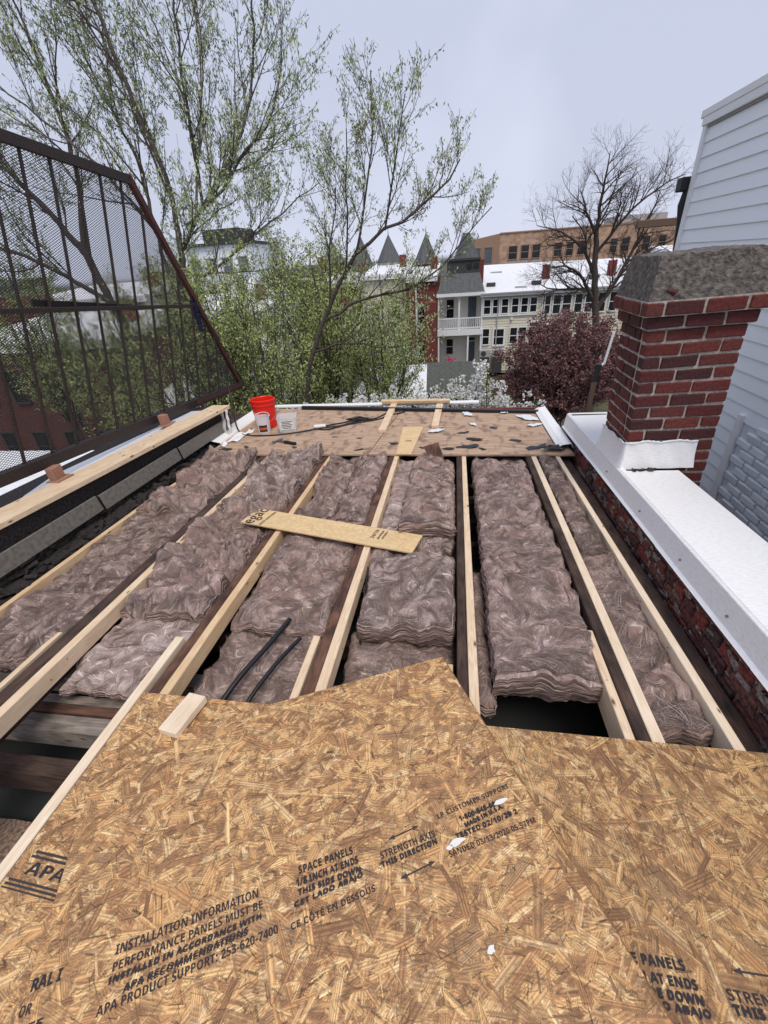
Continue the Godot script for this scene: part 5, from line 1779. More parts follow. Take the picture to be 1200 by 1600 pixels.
func row_house(label: String, x0: float, x1: float, z: float, ytop: float, wm: Material, turret_x: float, th: float, roof_m: Material, depth := 9.0, frame_m: Material = null) -> Node3D:
	var g := GROUND
	var o := thing("row_house", label, "house", Vector3((x0 + x1) / 2, g, z), Basis(), "row houses behind the trees")
	var w := x1 - x0
	var h := ytop - g
	box_part(o, "wall", Vector3(0, h / 2, -depth / 2), Vector3(w - 0.02, h, depth), wm)
	var k := MB.new()
	k.hexa([Vector3(-w / 2, h + 0.003, 0.3), Vector3(w / 2 - 0.02, h + 0.003, 0.3), Vector3(-w / 2, h + 0.16, 0.3), Vector3(w / 2 - 0.02, h + 0.16, 0.3), Vector3(-w / 2, h + 0.5, -depth), Vector3(w / 2 - 0.02, h + 0.5, -depth), Vector3(-w / 2, h + 0.9, -depth), Vector3(w / 2 - 0.02, h + 0.9, -depth)])
	part(o, "roof", k, roof_m)
	box_part(o, "eave", Vector3(0, h - 0.1, 0.15), Vector3(w - 0.04, 0.18, 0.28), mt.white_trim)
	for r in int(h / 2.9):
		for c in int(w / 1.5):
			win(o, -w / 2 + (c + 0.5) * w / int(w / 1.5), 0.9 + r * 2.9, 0.7, 1.4, 0.02, frame_m if frame_m else mt.white_trim)
	if th > 0:
		cone_turret(o, Vector3(turret_x - (x0 + x1) / 2, h + 0.9, -depth + 1.2), 1.25, th, 8, mt.slate, wm, 1.2)
	box_part(o, "chimney", Vector3(w * 0.32, h + 0.7, -depth * 0.5), Vector3(0.55, 1.5, 0.7), mt.house_brick)
	return o

func build_rear_houses() -> void:
	build_porch_house()
	build_wing_house()
	build_tan_building()
	var o := row_house("dark red brick row house next to the narrow white porch house", -3.6, -1.12, -37.5, 0.3, mt.house_brick, -2.4, 2.4, mt.roof_white)
	# white porch structure and downpipe at the red house
	box_part(o, "drain_pipe", Vector3(-0.45, 3.6, 0.12), Vector3(0.1, 6.6, 0.1), mt.white_trim)
	box_part(o, "annex", Vector3(0.75, 2.8, 1.2), Vector3(0.9, 5.6, 2.2), mt.house_brick)
	row_house("cream row house with a white roof, second left of the porch house", -7.3, -3.62, -38.5, 0.6, mt.cream_wall, -5.9, 2.3, mt.roof_white)
	row_house("brick row house with a steep pointed turret, third left of the porch house", -11.0, -7.32, -39, 0.2, mt.house_brick, -8.6, 2.8, mt.roof_white)
	row_house("brown brick row house with a slim dark turret, behind the leafing trees", -15.4, -11.02, -39.5, 0.9, mt.house_brick_brown, -11.5, 1.9, mt.slate_dark)
	row_house("white painted row house at the left end of the far row", -21.0, -15.42, -38, -0.4, mt.white_paint, -17.0, 0.0, mt.roof_white)
	row_house("brick row house with a white roof right of the long cream house", 16.6, 21.4, -37, 0.4, mt.house_brick, 18.0, 0.0, mt.roof_white)
	row_house("cream row house farthest right in the far row", 21.42, 28.0, -37.5, 0.0, mt.cream_wall, 24.0, 0.0, mt.roof_white)
	# tall white building with dark roof plant, upper left
	o = thing("white_building", "tall white building with a dark penthouse showing above the trees at the left", "building", Vector3(-22.6, GROUND, -46))
	box_part(o, "wall", Vector3(0, 5.4, -4), Vector3(6.6, 10.8, 8), mt.white_paint)
	box_part(o, "roof_edge", Vector3(0, 10.9, -3.9), Vector3(6.9, 0.25, 8.4), mt.slate_dark)
	box_part(o, "penthouse", Vector3(-0.3, 11.6, -4), Vector3(3.8, 1.3, 4), mt.slate_dark)
	for i in 4:
		win(o, -2.5 + i * 1.65, 8.5, 0.9, 1.2, 0.03, mt.grey_paint, mt.glass_pale)
	box_part(o, "dark_terrace", Vector3(-1.5, 6.9, 1.0), Vector3(6.0, 0.2, 2.0), mt.dark_grey)
	# houses seen through the mesh fence
	row_house("red brick house with a white roof, nearest behind the mesh fence", -22.5, -13.6, -17.5, -0.6, mt.house_brick_brown, 0.0, 0.0, mt.roof_white, 6.0, mt.dark_grey)
	row_house("low red brick garage with a pale roof behind the mesh fence", -13.5, -10.6, -16.5, -3.6, mt.house_brick, 0.0, 0.0, mt.roof_white, 4.0)
	row_house("white stucco house farther off behind the mesh fence", -19.0, -11.4, -27, -0.6, mt.white_paint, 0.0, 0.0, mt.roof_white, 8.0)
	row_house("grey house with white trim farthest left behind the mesh fence", -29.0, -19.2, -28, 0.6, mt.grey_paint, 0.0, 0.0, mt.roof_white, 8.0)
	row_house("dark brick house at the left edge beyond the fence", -33.0, -23.0, -19, 1.2, mt.house_brick, 0.0, 0.0, mt.slate_dark, 6.0)
	# shed and low garages in the yards
	o = thing("garden_shed", "small shed with a dark green-grey sloping roof in front of the porch house", "shed", Vector3(-0.15, GROUND, -22.5))
	box_part(o, "wall", Vector3(0, 1.15, -1.2), Vector3(3.3, 2.3, 2.6), mt.fence_wood)
	var k := MB.new()
	k.hexa([Vector3(-1.95, 2.3, 0.4), Vector3(1.95, 2.3, 0.4), Vector3(-1.95, 2.42, 0.4), Vector3(1.95, 2.42, 0.4), Vector3(-1.6, 3.3, -2.4), Vector3(1.6, 3.3, -2.4), Vector3(-1.6, 3.42, -2.4), Vector3(1.6, 3.42, -2.4)])
	part(o, "roof", k, mt.shed_roof)
	box_part(o, "door", Vector3(-0.5, 1.0, 0.12), Vector3(0.9, 1.9, 0.05), mt.grey_paint)
	o = thing("white_garage", "low garage with a flat white roof behind the blossoming shrub", "garage", Vector3(-2.2, GROUND, -15.2))
	box_part(o, "wall", Vector3(0, 2.05, -1.6), Vector3(2.3, 4.1, 3.2), mt.house_brick_brown)
	k = MB.new()
	k.hexa([Vector3(-1.35, 4.12, 0.3), Vector3(1.35, 4.12, 0.3), Vector3(-1.35, 4.24, 0.3), Vector3(1.35, 4.24, 0.3), Vector3(-1.2, 4.5, -3.4), Vector3(1.2, 4.5, -3.4), Vector3(-1.2, 4.62, -3.4), Vector3(1.2, 4.62, -3.4)])
	part(o, "roof", k, mt.roof_white)
	box_part(o, "door", Vector3(0, 1.1, 0.02), Vector3(1.9, 2.1, 0.06), mt.grey_paint)
	o = thing("brown_garage", "long low garage with a brown tarred roof left of the dark-roofed shed", "garage", Vector3(-3.9, GROUND, -20.5))
	box_part(o, "wall", Vector3(0, 1.3, -1.5), Vector3(4.0, 2.6, 3.0), mt.house_brick)
	box_part(o, "roof", Vector3(0, 2.68, -1.5), Vector3(4.3, 0.14, 3.4), mt.tar)
	box_part(o, "door", Vector3(0.3, 1.05, 0.02), Vector3(2.4, 2.0, 0.05), mt.white_trim)
	# picket fences of the yards
	for e in [["weathered plank fence across the yards in front of the row houses", -8.0, -1.9, -27.0, 1.9, 0.0], ["plank fence between the shed and the cream house", 2.2, 9.5, -28.0, 1.8, 0.0], ["plank fence along the alley behind the mesh fence", -15.0, -6.5, -13.6, 1.7, 0.0]]:
		var f := thing("plank_fence", e[0], "fence", Vector3(e[1], GROUND, e[3]))
		var le: float = e[2] - e[1]
		var n := int(le / 0.15)
		k = MB.new()
		k.box(Vector3(le / 2, 0.5, -0.03), Vector3(le, 0.08, 0.04))
		k.box(Vector3(le / 2, 1.3, -0.03), Vector3(le, 0.08, 0.04))
		part(f, "rail", k, mt.fence_wood)
		k = MB.new()
		for i in n:
			k.box(Vector3((i + 0.5) * le / n, e[4] / 2 + rng.randf_range(-0.02, 0.02), 0.01), Vector3(0.135, e[4], 0.022))
		stuff(part(f, "planks", k, mt.fence_wood))
	build_car()

func build_car() -> void:
	var o := thing("parked_car", "white parked car half hidden below the mesh fence", "car", Vector3(-11.6, GROUND, -15.6), Basis(Vector3.UP, 0.5))
	var k := MB.new()
	var prof := PackedVector2Array([Vector2(-2.1, 0.3), Vector2(2.1, 0.3), Vector2(2.15, 0.75), Vector2(1.9, 0.9), Vector2(1.1, 0.98), Vector2(-1.9, 1.0), Vector2(-2.15, 0.8)])
	k.prism(prof, -0.85, 0.85)
	part(o, "body", k, mt.car_white, Transform3D(Basis(Vector3.RIGHT, -PI / 2), Vector3.ZERO))
	k = MB.new()
	k.hexa([Vector3(-1.7, 0.99, -0.8), Vector3(1.1, 0.97, -0.8), Vector3(-1.2, 1.42, -0.65), Vector3(0.3, 1.42, -0.65), Vector3(-1.7, 0.99, 0.8), Vector3(1.1, 0.97, 0.8), Vector3(-1.2, 1.42, 0.65), Vector3(0.3, 1.42, 0.65)])
	part(o, "cabin_glass", k, mt.glass)
	k = MB.new()
	k.cbox(Vector3(-0.45, 1.44, 0), Vector3(1.6, 0.05, 1.34), 0.02)
	part(o, "roof", k, mt.car_white)
	for x in [-1.3, 1.35]:
		for z in [-0.8, 0.8]:
			k = MB.new()
			k.tube([Vector3(x, 0.32, z - 0.1), Vector3(x, 0.32, z + 0.1)], [0.32, 0.32], 18, true)
			var wl := part(o, "wheel", k, mt.rubber)
			k = MB.new()
			k.tube([Vector3(x, 0.32, z - 0.11), Vector3(x, 0.32, z + 0.11)], [0.19, 0.19], 14, true)
			part(wl, "rim", k, mt.steel)
	k = MB.new()
	nf.seed = 21
	k.grid(20, 20, func(u, v):
		var x = (u - 0.5) * 3.4
		var z = (v - 0.5) * 1.7
		var e := clampf(minf(minf(u, 1 - u), minf(v, 1 - v)) * 6.0, 0, 1)
		return [Vector3(x, 0.05 + 1.1 * sqrt(e) + 0.12 * nf.get_noise_2d(x * 60, z * 60), z), Vector2(u, v)])
	solo("blue_tarp", k, mt.blue, "heap under a bright blue tarp left of the parked car", "tarp", Vector3(-13.6, GROUND, -15.6), Basis(Vector3.UP, 0.4))

# ---------------------------------------------------------------- trees
var leafs: MB
var wood: MB
var tree_r := RandomNumberGenerator.new()

func leaf(p: Vector3, d: Vector3, le: float, wd: float, col: Color) -> void:
	var s := d.cross(Vector3(tree_r.randf() - 0.5, tree_r.randf() - 0.5, tree_r.randf() - 0.5)).normalized()
	var nn := s.cross(d).normalized()
	var b := leafs.v.size()
	var m := p + d * le * 0.45
	for q in [p, m + s * wd + nn * wd * 0.3, p + d * le, m - s * wd + nn * wd * 0.3]:
		leafs.v.append(q)
		leafs.n.append(nn)
		leafs.uv.append(Vector2.ZERO)
		leafs.c.append(col)
	leafs.ix.append_array(PackedInt32Array([b, b + 2, b + 1, b, b + 3, b + 2]))

func rnd3() -> Vector3:
	return Vector3(tree_r.randf_range(-1, 1), tree_r.randf_range(-1, 1), tree_r.randf_range(-1, 1))

func limb(p: Vector3, d: Vector3, le: float, r: float, lvl: int, cfg: Dictionary) -> void:
	var n := clampi(int(le / 0.28), 3, 9)
	var pts := [p]
	var rad := [r]
	var q := p
	var dd := d
	for i in n:
		dd = (dd + rnd3() * float(cfg.wob) + Vector3.UP * float(cfg.up) * (1.0 / n)).normalized()
		q += dd * le / n
		pts.append(q)
		rad.append(lerpf(r, maxf(r * 0.35, 0.0035), float(i + 1) / n))
	branch(pts, rad, lvl, cfg)

func branch(pts: Array, rad: Array, lvl: int, cfg: Dictionary) -> void:
	# lay the limb itself, then its side shoots and leaves
	var r0: float = rad[0]
	wood.tube(pts, rad, 8 if r0 > 0.06 else (5 if r0 > 0.018 else 3))
	var le := 0.0
	for i in pts.size() - 1:
		le += (pts[i + 1] - pts[i]).length()
	var depth: int = cfg.depth
	if lvl < depth:
		var kids := int(le * float(cfg.dens[lvl])) + 2
		for k in kids:
			var t := lerpf(float(cfg.from), 1.0, (k + tree_r.randf()) / kids)
			var fi := clampf(t * (pts.size() - 1), 0, pts.size() - 1.001)
			var i := int(fi)
			var p: Vector3 = (pts[i] as Vector3).lerp(pts[i + 1], fi - i)
			var d: Vector3 = (pts[i + 1] - pts[i]).normalized()
			var side := d.cross(rnd3()).normalized()
			var ang := tree_r.randf_range(float(cfg.ang0), float(cfg.ang1))
			var nd := (d * cos(ang) + side * sin(ang)).normalized()
			var rr: float = lerpf(rad[i], rad[i + 1], fi - i)
			var cl: float = float(cfg.len[lvl]) * tree_r.randf_range(0.55, 1.15) * (1.15 - 0.5 * t)
			limb(p, nd, cl, minf(rr * 0.62, float(cfg.rad[lvl])), lvl + 1, cfg)
	if lvl >= depth - 1 and float(cfg.leaves) > 0.0:
		var cnt := int(le * float(cfg.leaves)) + (1 if lvl == depth else 0)
		for k in cnt:
			var fi := tree_r.randf_range(0.15, 0.999) * (pts.size() - 1)
			var i := int(fi)
			var p: Vector3 = (pts[i] as Vector3).lerp(pts[i + 1], fi - i)
			for c in int(cfg.cluster):
				var d := (Vector3.DOWN * float(cfg.droop) + rnd3()).normalized()
				var cc: Array = cfg.cols
				var col: Color = (cc[0] as Color).lerp(cc[1], tree_r.randf())
				leaf(p + rnd3() * float(cfg.spread), d, float(cfg.size) * tree_r.randf_range(0.6, 1.25), float(cfg.size) * float(cfg.wide), col)

func tree(called: String, label: String, category: String, base: Vector3, mains: Array, cfg: Dictionary, sd: int, wm: Material, lm: Material, group := "") -> Node3D:
	tree_r.seed = sd
	wood = MB.new()
	leafs = MB.new()
	for m in mains:
		# m: [points in world, start radius, end radius, level]
		var pts := []
		for q in m[0]:
			pts.append(q - base)
		# smooth the polyline
		var cv := Curve3D.new()
		for i in pts.size():
			var t: Vector3 = (pts[mini(i + 1, pts.size() - 1)] - pts[maxi(i - 1, 0)]) / 6.0
			cv.add_point(pts[i], -t, t)
		var le := cv.get_baked_length()
		var n := clampi(int(le / 0.3), 4, 40)
		var bp := []
		var br := []
		for i in n + 1:
			bp.append(cv.sample_baked(le * i / n, true) + (rnd3() * 0.03 if i > 0 else Vector3.ZERO))
			br.append(lerpf(m[1], m[2], float(i) / n))
		if m[3] < 0:
			wood.tube(bp, br, 10)
		else:
			branch(bp, br, m[3], cfg)
	var o := thing(called, label, category, base, Basis(), group)
	part(o, "trunk", wood, wm)
	if leafs.v.size() > 0:
		stuff(part(o, "foliage", leafs, lm))
	return o

func build_trees() -> void:
	var g := GROUND
	var green := [lin(0.055, 0.085, 0.022), lin(0.15, 0.20, 0.055)]
	var fresh := [lin(0.055, 0.085, 0.012), lin(0.20, 0.26, 0.04)]
	# the large leafing tree at the left
	var cfg := {"wob": 0.16, "up": 0.55, "depth": 3, "dens": [2.1, 3.2, 3.8], "from": 0.15, "ang0": 0.35, "ang1": 0.9, "len": [2.1, 1.0, 0.42], "rad": [0.026, 0.011, 0.005], "leaves": 7.0, "cluster": 2, "droop": 1.1, "spread": 0.05, "size": 0.085, "wide": 0.17, "cols": green}
	var V := func(x: float, y: float, z: float) -> Vector3: return Vector3(x, y, z)
	tree("leafing_tree", "large spreading tree with sparse young leaves, its trunk beside the end of the mesh fence", "tree", Vector3(-8.6, g, -12), [
		[[V.call(-8.6, g, -12), V.call(-8.17, -1.9, -12), V.call(-7.75, -0.42, -12), V.call(-6.96, 1.79, -12), V.call(-6.82, 2.6, -12)], 0.150, 0.068, -1],
		[[V.call(-6.82, 2.5, -12), V.call(-6.69, 3.39, -11.9), V.call(-6.81, 4.69, -11.6), V.call(-6.98, 6.1, -11.4), V.call(-7.3, 8.4, -11.2)], 0.069, 0.015, 0],
		[[V.call(-6.9, 2.2, -12), V.call(-6.0, 3.21, -12.3), V.call(-5.15, 4.2, -12.6), V.call(-4.54, 5.39, -12.8), V.call(-4.2, 7.4, -13)], 0.058, 0.013, 0],
		[[V.call(-6.6, 2.7, -12.1), V.call(-5.4, 3.2, -11.6), V.call(-4.48, 3.75, -11.2), V.call(-3.66, 4.2, -11), V.call(-3.2, 5.2, -10.9)], 0.046, 0.010, 0],
		[[V.call(-7.3, 1.0, -12), V.call(-7.6, 2.6, -12.3), V.call(-7.9, 4.2, -12.8), V.call(-8.7, 6.2, -13.2), V.call(-9.0, 8.0, -13.4)], 0.058, 0.013, 0],
		[[V.call(-7.5, 2.6, -12.2), V.call(-8.1, 3.9, -11.6), V.call(-9.4, 5.2, -11.2), V.call(-10.4, 5.9, -11)], 0.040, 0.010, 0],
		[[V.call(-6.1, 3.1, -12.2), V.call(-5.7, 4.9, -11.7), V.call(-5.3, 6.6, -11.4), V.call(-5.1, 8.2, -11.3)], 0.040, 0.010, 0],
		[[V.call(-7.3, 1.2, -12), V.call(-6.2, 1.8, -12.6), V.call(-4.9, 2.65, -13.1), V.call(-3.4, 3.5, -13.4)], 0.043, 0.010, 0],
		[[V.call(-7.2, 1.4, -12), V.call(-6.4, 2.2, -11.3), V.call(-5.5, 2.6, -10.8), V.call(-4.4, 3.0, -10.6)], 0.034, 0.008, 0],
		[[V.call(-6.75, 3.3, -11.9), V.call(-7.4, 5.0, -12.4), V.call(-7.9, 6.8, -12.6), V.call(-8.2, 8.6, -12.7)], 0.034, 0.010, 0],
		[[V.call(-6.3, 2.9, -12.1), V.call(-6.2, 4.6, -13.0), V.call(-5.9, 6.4, -13.5), V.call(-6.2, 8.3, -13.7)], 0.034, 0.010, 0],
	], cfg, 11, mt.bark, mt.leaf)
	# the leaning one behind the mesh
	tree("leafing_tree", "leaning dark tree seen through the mesh fence, its limbs reaching the left picture edge", "tree", Vector3(-9.25, g, -12.6), [
		[[V.call(-9.25, g, -12.6), V.call(-9.2, -2.1, -12.6), V.call(-9.75, 0.92, -12.6), V.call(-10.1, 2.6, -12.6)], 0.2, 0.1, -1],
		[[V.call(-10.0, 2.2, -12.6), V.call(-10.6, 3.4, -12.4), V.call(-11.4, 4.6, -12.2), V.call(-12.4, 5.8, -12)], 0.09, 0.02, 0],
		[[V.call(-10.05, 2.4, -12.6), V.call(-9.8, 3.9, -12.9), V.call(-9.9, 5.6, -13.2), V.call(-10.3, 7.6, -13.4)], 0.08, 0.02, 0],
		[[V.call(-9.8, 1.1, -12.6), V.call(-11.2, 2.2, -12.2), V.call(-12.6, 2.8, -12), V.call(-14, 3.6, -12)], 0.07, 0.02, 0],
	], cfg, 12, mt.bark_dark, mt.leaf)
	# the slimmer tree in the middle
	var c2: Dictionary = cfg.duplicate()
	c2.len = [0.85, 0.45, 0.24]
	c2.rad = [0.014, 0.006, 0.003]
	c2.size = 0.065
	c2.dens = [3.4, 4.6, 5.0]
	c2.leaves = 9.0
	c2.up = 0.4
	tree("leafing_tree", "slender tree in the middle with upright shoots and one long branch crossing the porch house", "tree", Vector3(-3.9, g, -9.2), [
		[[V.call(-3.9, g, -9.2), V.call(-3.14, -1.1, -9), V.call(-2.7, 0.3, -9), V.call(-2.3, 1.03, -9), V.call(-1.72, 1.8, -9)], 0.065, 0.035, -1],
		[[V.call(-1.75, 1.78, -9), V.call(-1.16, 2.11, -9), V.call(-0.64, 2.34, -9.1), V.call(-0.1, 2.75, -9.2), V.call(0.1, 3.0, -9.2)], 0.0340, 0.012, 0],
		[[V.call(-1.75, 1.78, -9), V.call(-1.5, 2.7, -9.1), V.call(-1.36, 3.6, -9.2), V.call(-1.34, 4.2, -9.2)], 0.0238, 0.008, 0],
		[[V.call(-1.2, 2.1, -9), V.call(-0.95, 2.9, -8.8), V.call(-0.74, 3.75, -8.7)], 0.0204, 0.008, 0],
		[[V.call(-0.7, 2.3, -9), V.call(-0.35, 2.7, -9.2), V.call(-0.22, 3.1, -9.3)], 0.0136, 0.006, 1],
		[[V.call(-2.5, 0.7, -9), V.call(-1.6, 1.05, -9.2), V.call(-0.8, 1.15, -9.4), V.call(-0.09, 1.6, -9.5), V.call(0.3, 2.0, -9.5), V.call(0.65, 2.35, -9.5)], 0.0306, 0.008, 0],
		[[V.call(-2.35, 1.0, -9), V.call(-2.2, 1.9, -8.9), V.call(-1.95, 2.75, -8.8)], 0.0238, 0.008, 0],
		[[V.call(-2.0, 1.4, -9), V.call(-1.8, 2.4, -8.7), V.call(-1.65, 3.4, -8.5)], 0.0204, 0.008, 0],
		[[V.call(-2.8, 0.1, -9), V.call(-2.0, 0.3, -8.7), V.call(-1.2, 0.2, -8.5), V.call(-0.5, 0.35, -8.5)], 0.0238, 0.008, 0],
		[[V.call(-2.9, -0.3, -9), V.call(-3.3, 0.6, -9.2), V.call(-3.4, 1.6, -9.3)], 0.0204, 0.008, 0],
	], c2, 13, mt.bark_dark, mt.leaf)
	# bushy young growth in the yards
	var c3 := {"wob": 0.2, "up": 0.35, "depth": 2, "dens": [3.4, 4.6], "from": 0.1, "ang0": 0.4, "ang1": 1.1, "len": [1.15, 0.5], "rad": [0.016, 0.006], "leaves": 14.0, "cluster": 2, "droop": 0.7, "spread": 0.07, "size": 0.075, "wide": 0.2, "cols": fresh}
	var bushes := [[-6.2, -10.2, 1.35, "bushy sapling with bright young leaves right behind the end of the mesh fence"], [-5.0, -10.8, 1.6, "tall bushy sapling above the red bucket"], [-4.2, -9.6, 0.95, "bushy sapling with yellow-green leaves right of the red bucket"], [-3.2, -11.0, 1.6, "bushy sapling between the bucket and the middle tree"], [-1.8, -11.5, 0.8, "low bushy sapling left of the porch house"], [-7.0, -14.0, 1.9, "bushy tree below the big spreading tree"], [-4.4, -15.0, 2.0, "bushy tree in front of the dark turrets"], [-2.4, -16.0, 1.3, "bushy tree hiding the red brick row house"], [-8.4, -10.4, -0.4, "bushy sapling seen through the right part of the mesh fence"], [-11.8, -14.6, -0.2, "bushy tree seen through the middle of the mesh fence"], [-15.0, -15.2, 0.4, "bushy tree seen through the left part of the mesh fence"], [-10.4, -13.2, 1.6, "tall bushy tree behind the middle bars of the mesh fence"], [-13.2, -13.0, 2.2, "tall bushy tree rising behind the upper left of the mesh fence"], [-9.2, -15.5, 2.0, "bushy tree behind the slanted rail of the mesh fence"], [-3.6, -12.6, 1.6, "bushy sapling behind the slender middle tree"]]
	var bi := 0
	for b in bushes:
		var x: float = b[0]
		var z: float = b[1]
		var y: float = b[2]
		var mains := []
		tree_r.seed = 300 + bi
		for k in 9:
			var a := k * TAU / 9 + tree_r.randf()
			var rr := tree_r.randf_range(0.5, 1.35)
			var y0 := lerpf(g, y, 0.5)
			mains.append([[V.call(x, y0 - 0.6 + k * 0.12, z), V.call(x + cos(a) * rr * 0.5, y0 + 0.9 + 0.1 * k, z + sin(a) * rr * 0.5), V.call(x + cos(a) * rr, y - tree_r.randf_range(-0.3, 1.2), z + sin(a) * rr)], 0.035, 0.008, 0])
		mains.append([[V.call(x, g, z), V.call(x + 0.1, lerpf(g, y, 0.5), z), V.call(x, y, z)], 0.07, 0.015, -1])
		tree("bushy_sapling", b[3], "sapling", Vector3(x, g, z), mains, c3, 20 + bi, mt.bark_dark, mt.leaf, "bushy saplings in the yards")
		bi += 1
	# bare tree at the right
	var c4 := {"wob": 0.22, "up": 0.25, "depth": 3, "dens": [3.0, 4.2, 4.8], "from": 0.12, "ang0": 0.45, "ang1": 1.1, "len": [1.8, 0.95, 0.5], "rad": [0.045, 0.018, 0.009], "leaves": 0.0}
	tree("bare_tree", "bare grey tree with fine twigs standing before the tan building", "tree", Vector3(8.0, g, -26), [
		[[V.call(8.0, g, -26), V.call(7.6, -2.4, -26), V.call(7.05, 0.6, -26), V.call(6.9, 2.0, -26)], 0.252, 0.120, -1],
		[[V.call(6.9, 1.9, -26), V.call(6.85, 3.3, -26), V.call(6.95, 4.4, -26.2), V.call(7.0, 5.3, -26.2)], 0.112, 0.018, 0],
		[[V.call(7.25, -0.8, -26), V.call(6.2, 0.5, -25.6), V.call(5.2, 0.9, -25.3), V.call(4.3, 0.6, -25)], 0.098, 0.018, 0],
		[[V.call(7.1, 0.3, -26), V.call(6.3, 1.7, -26.4), V.call(5.2, 2.4, -26.7), V.call(4.2, 2.7, -27)], 0.098, 0.018, 0],
		[[V.call(7.4, -1.4, -26), V.call(8.3, 0.3, -26), V.call(8.9, 2.0, -26), V.call(9.4, 3.6, -26)], 0.126, 0.018, 0],
		[[V.call(6.95, 1.2, -26), V.call(7.8, 2.6, -25.5), V.call(8.9, 3.6, -25.3), V.call(10.0, 4.1, -25.2)], 0.084, 0.018, 0],
		[[V.call(8.3, 0.3, -26), V.call(9.4, 1.2, -26.4), V.call(10.6, 1.6, -26.6)], 0.070, 0.018, 0],
		[[V.call(6.9, 2.0, -26), V.call(6.2, 3.0, -25.6), V.call(5.7, 3.9, -25.4)], 0.084, 0.018, 0],
		[[V.call(7.3, -0.4, -26), V.call(6.6, -0.3, -27), V.call(5.2, -0.2, -27.4), V.call(4.6, 0.1, -27.5)], 0.084, 0.018, 0],
	], c4, 14, mt.bark_dark, mt.leaf)
	# plum with dark red leaves
	var c5 := {"wob": 0.2, "up": 0.3, "depth": 2, "dens": [3.2, 4.2], "from": 0.1, "ang0": 0.4, "ang1": 1.1, "len": [1.2, 0.6], "rad": [0.03, 0.01], "leaves": 19.0, "cluster": 2, "droop": 0.2, "spread": 0.08, "size": 0.1, "wide": 0.26, "cols": [lin(0.018, 0.006, 0.006), lin(0.05, 0.014, 0.014)]}
	var pm := []
	tree_r.seed = 77
	for k in 34:
		var a := k * 2.4
		var rr := sqrt((k + 0.5) / 34.0) * 2.3
		var e := tree_r.randf_range(-0.5, 0.5)
		pm.append([[V.call(4.35 + cos(a) * rr * 0.25, -4.3 + e * 0.5, -18 + sin(a) * rr * 0.25), V.call(4.35 + cos(a) * rr * 0.7, -3.0 + e - rr * 0.25, -18 + sin(a) * rr * 0.7), V.call(4.4 + cos(a) * rr, -0.8 + e * 0.6 - rr * rr * 0.28, -18 + sin(a) * rr)], 0.05, 0.012, 0])
	pm.append([[V.call(4.6, g, -18), V.call(4.5, -5.4, -18), V.call(4.35, -3.9, -18)], 0.2, 0.12, -1])
	tree("plum_tree", "round plum tree with dark wine-red leaves left of the brick chimney", "tree", Vector3(4.6, g, -18), pm, c5, 15, mt.bark_dark, mt.plum)
	var pm2 := []
	for k in 22:
		var a := k * 2.4
		var rr := sqrt((k + 0.5) / 22.0) * 1.9
		pm2.append([[V.call(7.6 + cos(a) * rr * 0.25, -4.6, -19 + sin(a) * rr * 0.25), V.call(7.6 + cos(a) * rr * 0.7, -3.4, -19 + sin(a) * rr * 0.7), V.call(7.6 + cos(a) * rr, -1.6 - rr * rr * 0.25, -19 + sin(a) * rr)], 0.05, 0.012, 0])
	pm2.append([[V.call(7.6, g, -19), V.call(7.6, -4.2, -19)], 0.16, 0.1, -1])
	tree("plum_tree", "smaller wine-red plum tree directly behind the brick chimney", "tree", Vector3(7.6, g, -19), pm2, c5, 16, mt.bark_dark, mt.plum)
	# white blossom shrub
	var c6 := {"wob": 0.2, "up": 0.4, "depth": 1, "dens": [4.0], "from": 0.25, "ang0": 0.4, "ang1": 1.0, "len": [0.45], "rad": [0.008], "leaves": 9.0, "cluster": 2, "droop": 0.2, "spread": 0.05, "size": 0.07, "wide": 0.22, "cols": green}
	var bm := []
	tree_r.seed = 99
	var tips := [[0.62, 0.02], [0.45, -0.42], [0.72, -0.35], [0.1, -0.35], [0.25, -0.52], [-0.1, -0.5], [-0.35, -0.52], [-0.6, -0.55], [-0.85, -0.6], [-1.2, -0.62], [-1.45, -0.75], [-1.75, -0.72], [0.9, -0.62], [1.05, -0.7], [0.55, -0.6], [0.3, -0.7], [0.0, -0.65], [-0.25, -0.7], [-0.5, -0.72], [1.5, -0.72], [0.8, -0.75], [-0.95, -0.8], [-2.1, -0.85], [-1.3, -0.5], [0.15, -0.6], [0.4, -0.55], [-0.7, -0.68], [-1.6, -0.66], [-2.0, -0.6], [-2.4, -0.7], [-2.7, -0.62], [-3.0, -0.75], [-1.9, -0.8]]
	for t in tips:
		var zz := -8.0 + tree_r.randf_range(-0.5, 0.5)
		bm.append([[V.call(t[0] * 0.5 - 0.2, -3.2, -8.0), V.call(t[0] * 0.85, -1.7, zz), V.call(t[0], t[1], zz)], 0.025, 0.006, 0])
	bm.append([[V.call(-0.2, g, -8), V.call(-0.2, -3.0, -8)], 0.1, 0.06, -1])
	var more := []
	for t in tips:
		more.append(t)
		more.append([t[0] + tree_r.randf_range(-0.25, 0.25), t[1] - tree_r.randf_range(0.02, 0.2)])
	tips = more
	var sh := tree("blossom_shrub", "shrub with clusters of white blossom rising behind the back edge of the deck", "shrub", Vector3(-0.2, g, -8), bm, c6, 17, mt.bark_dark, mt.leaf)
	leafs = MB.new()
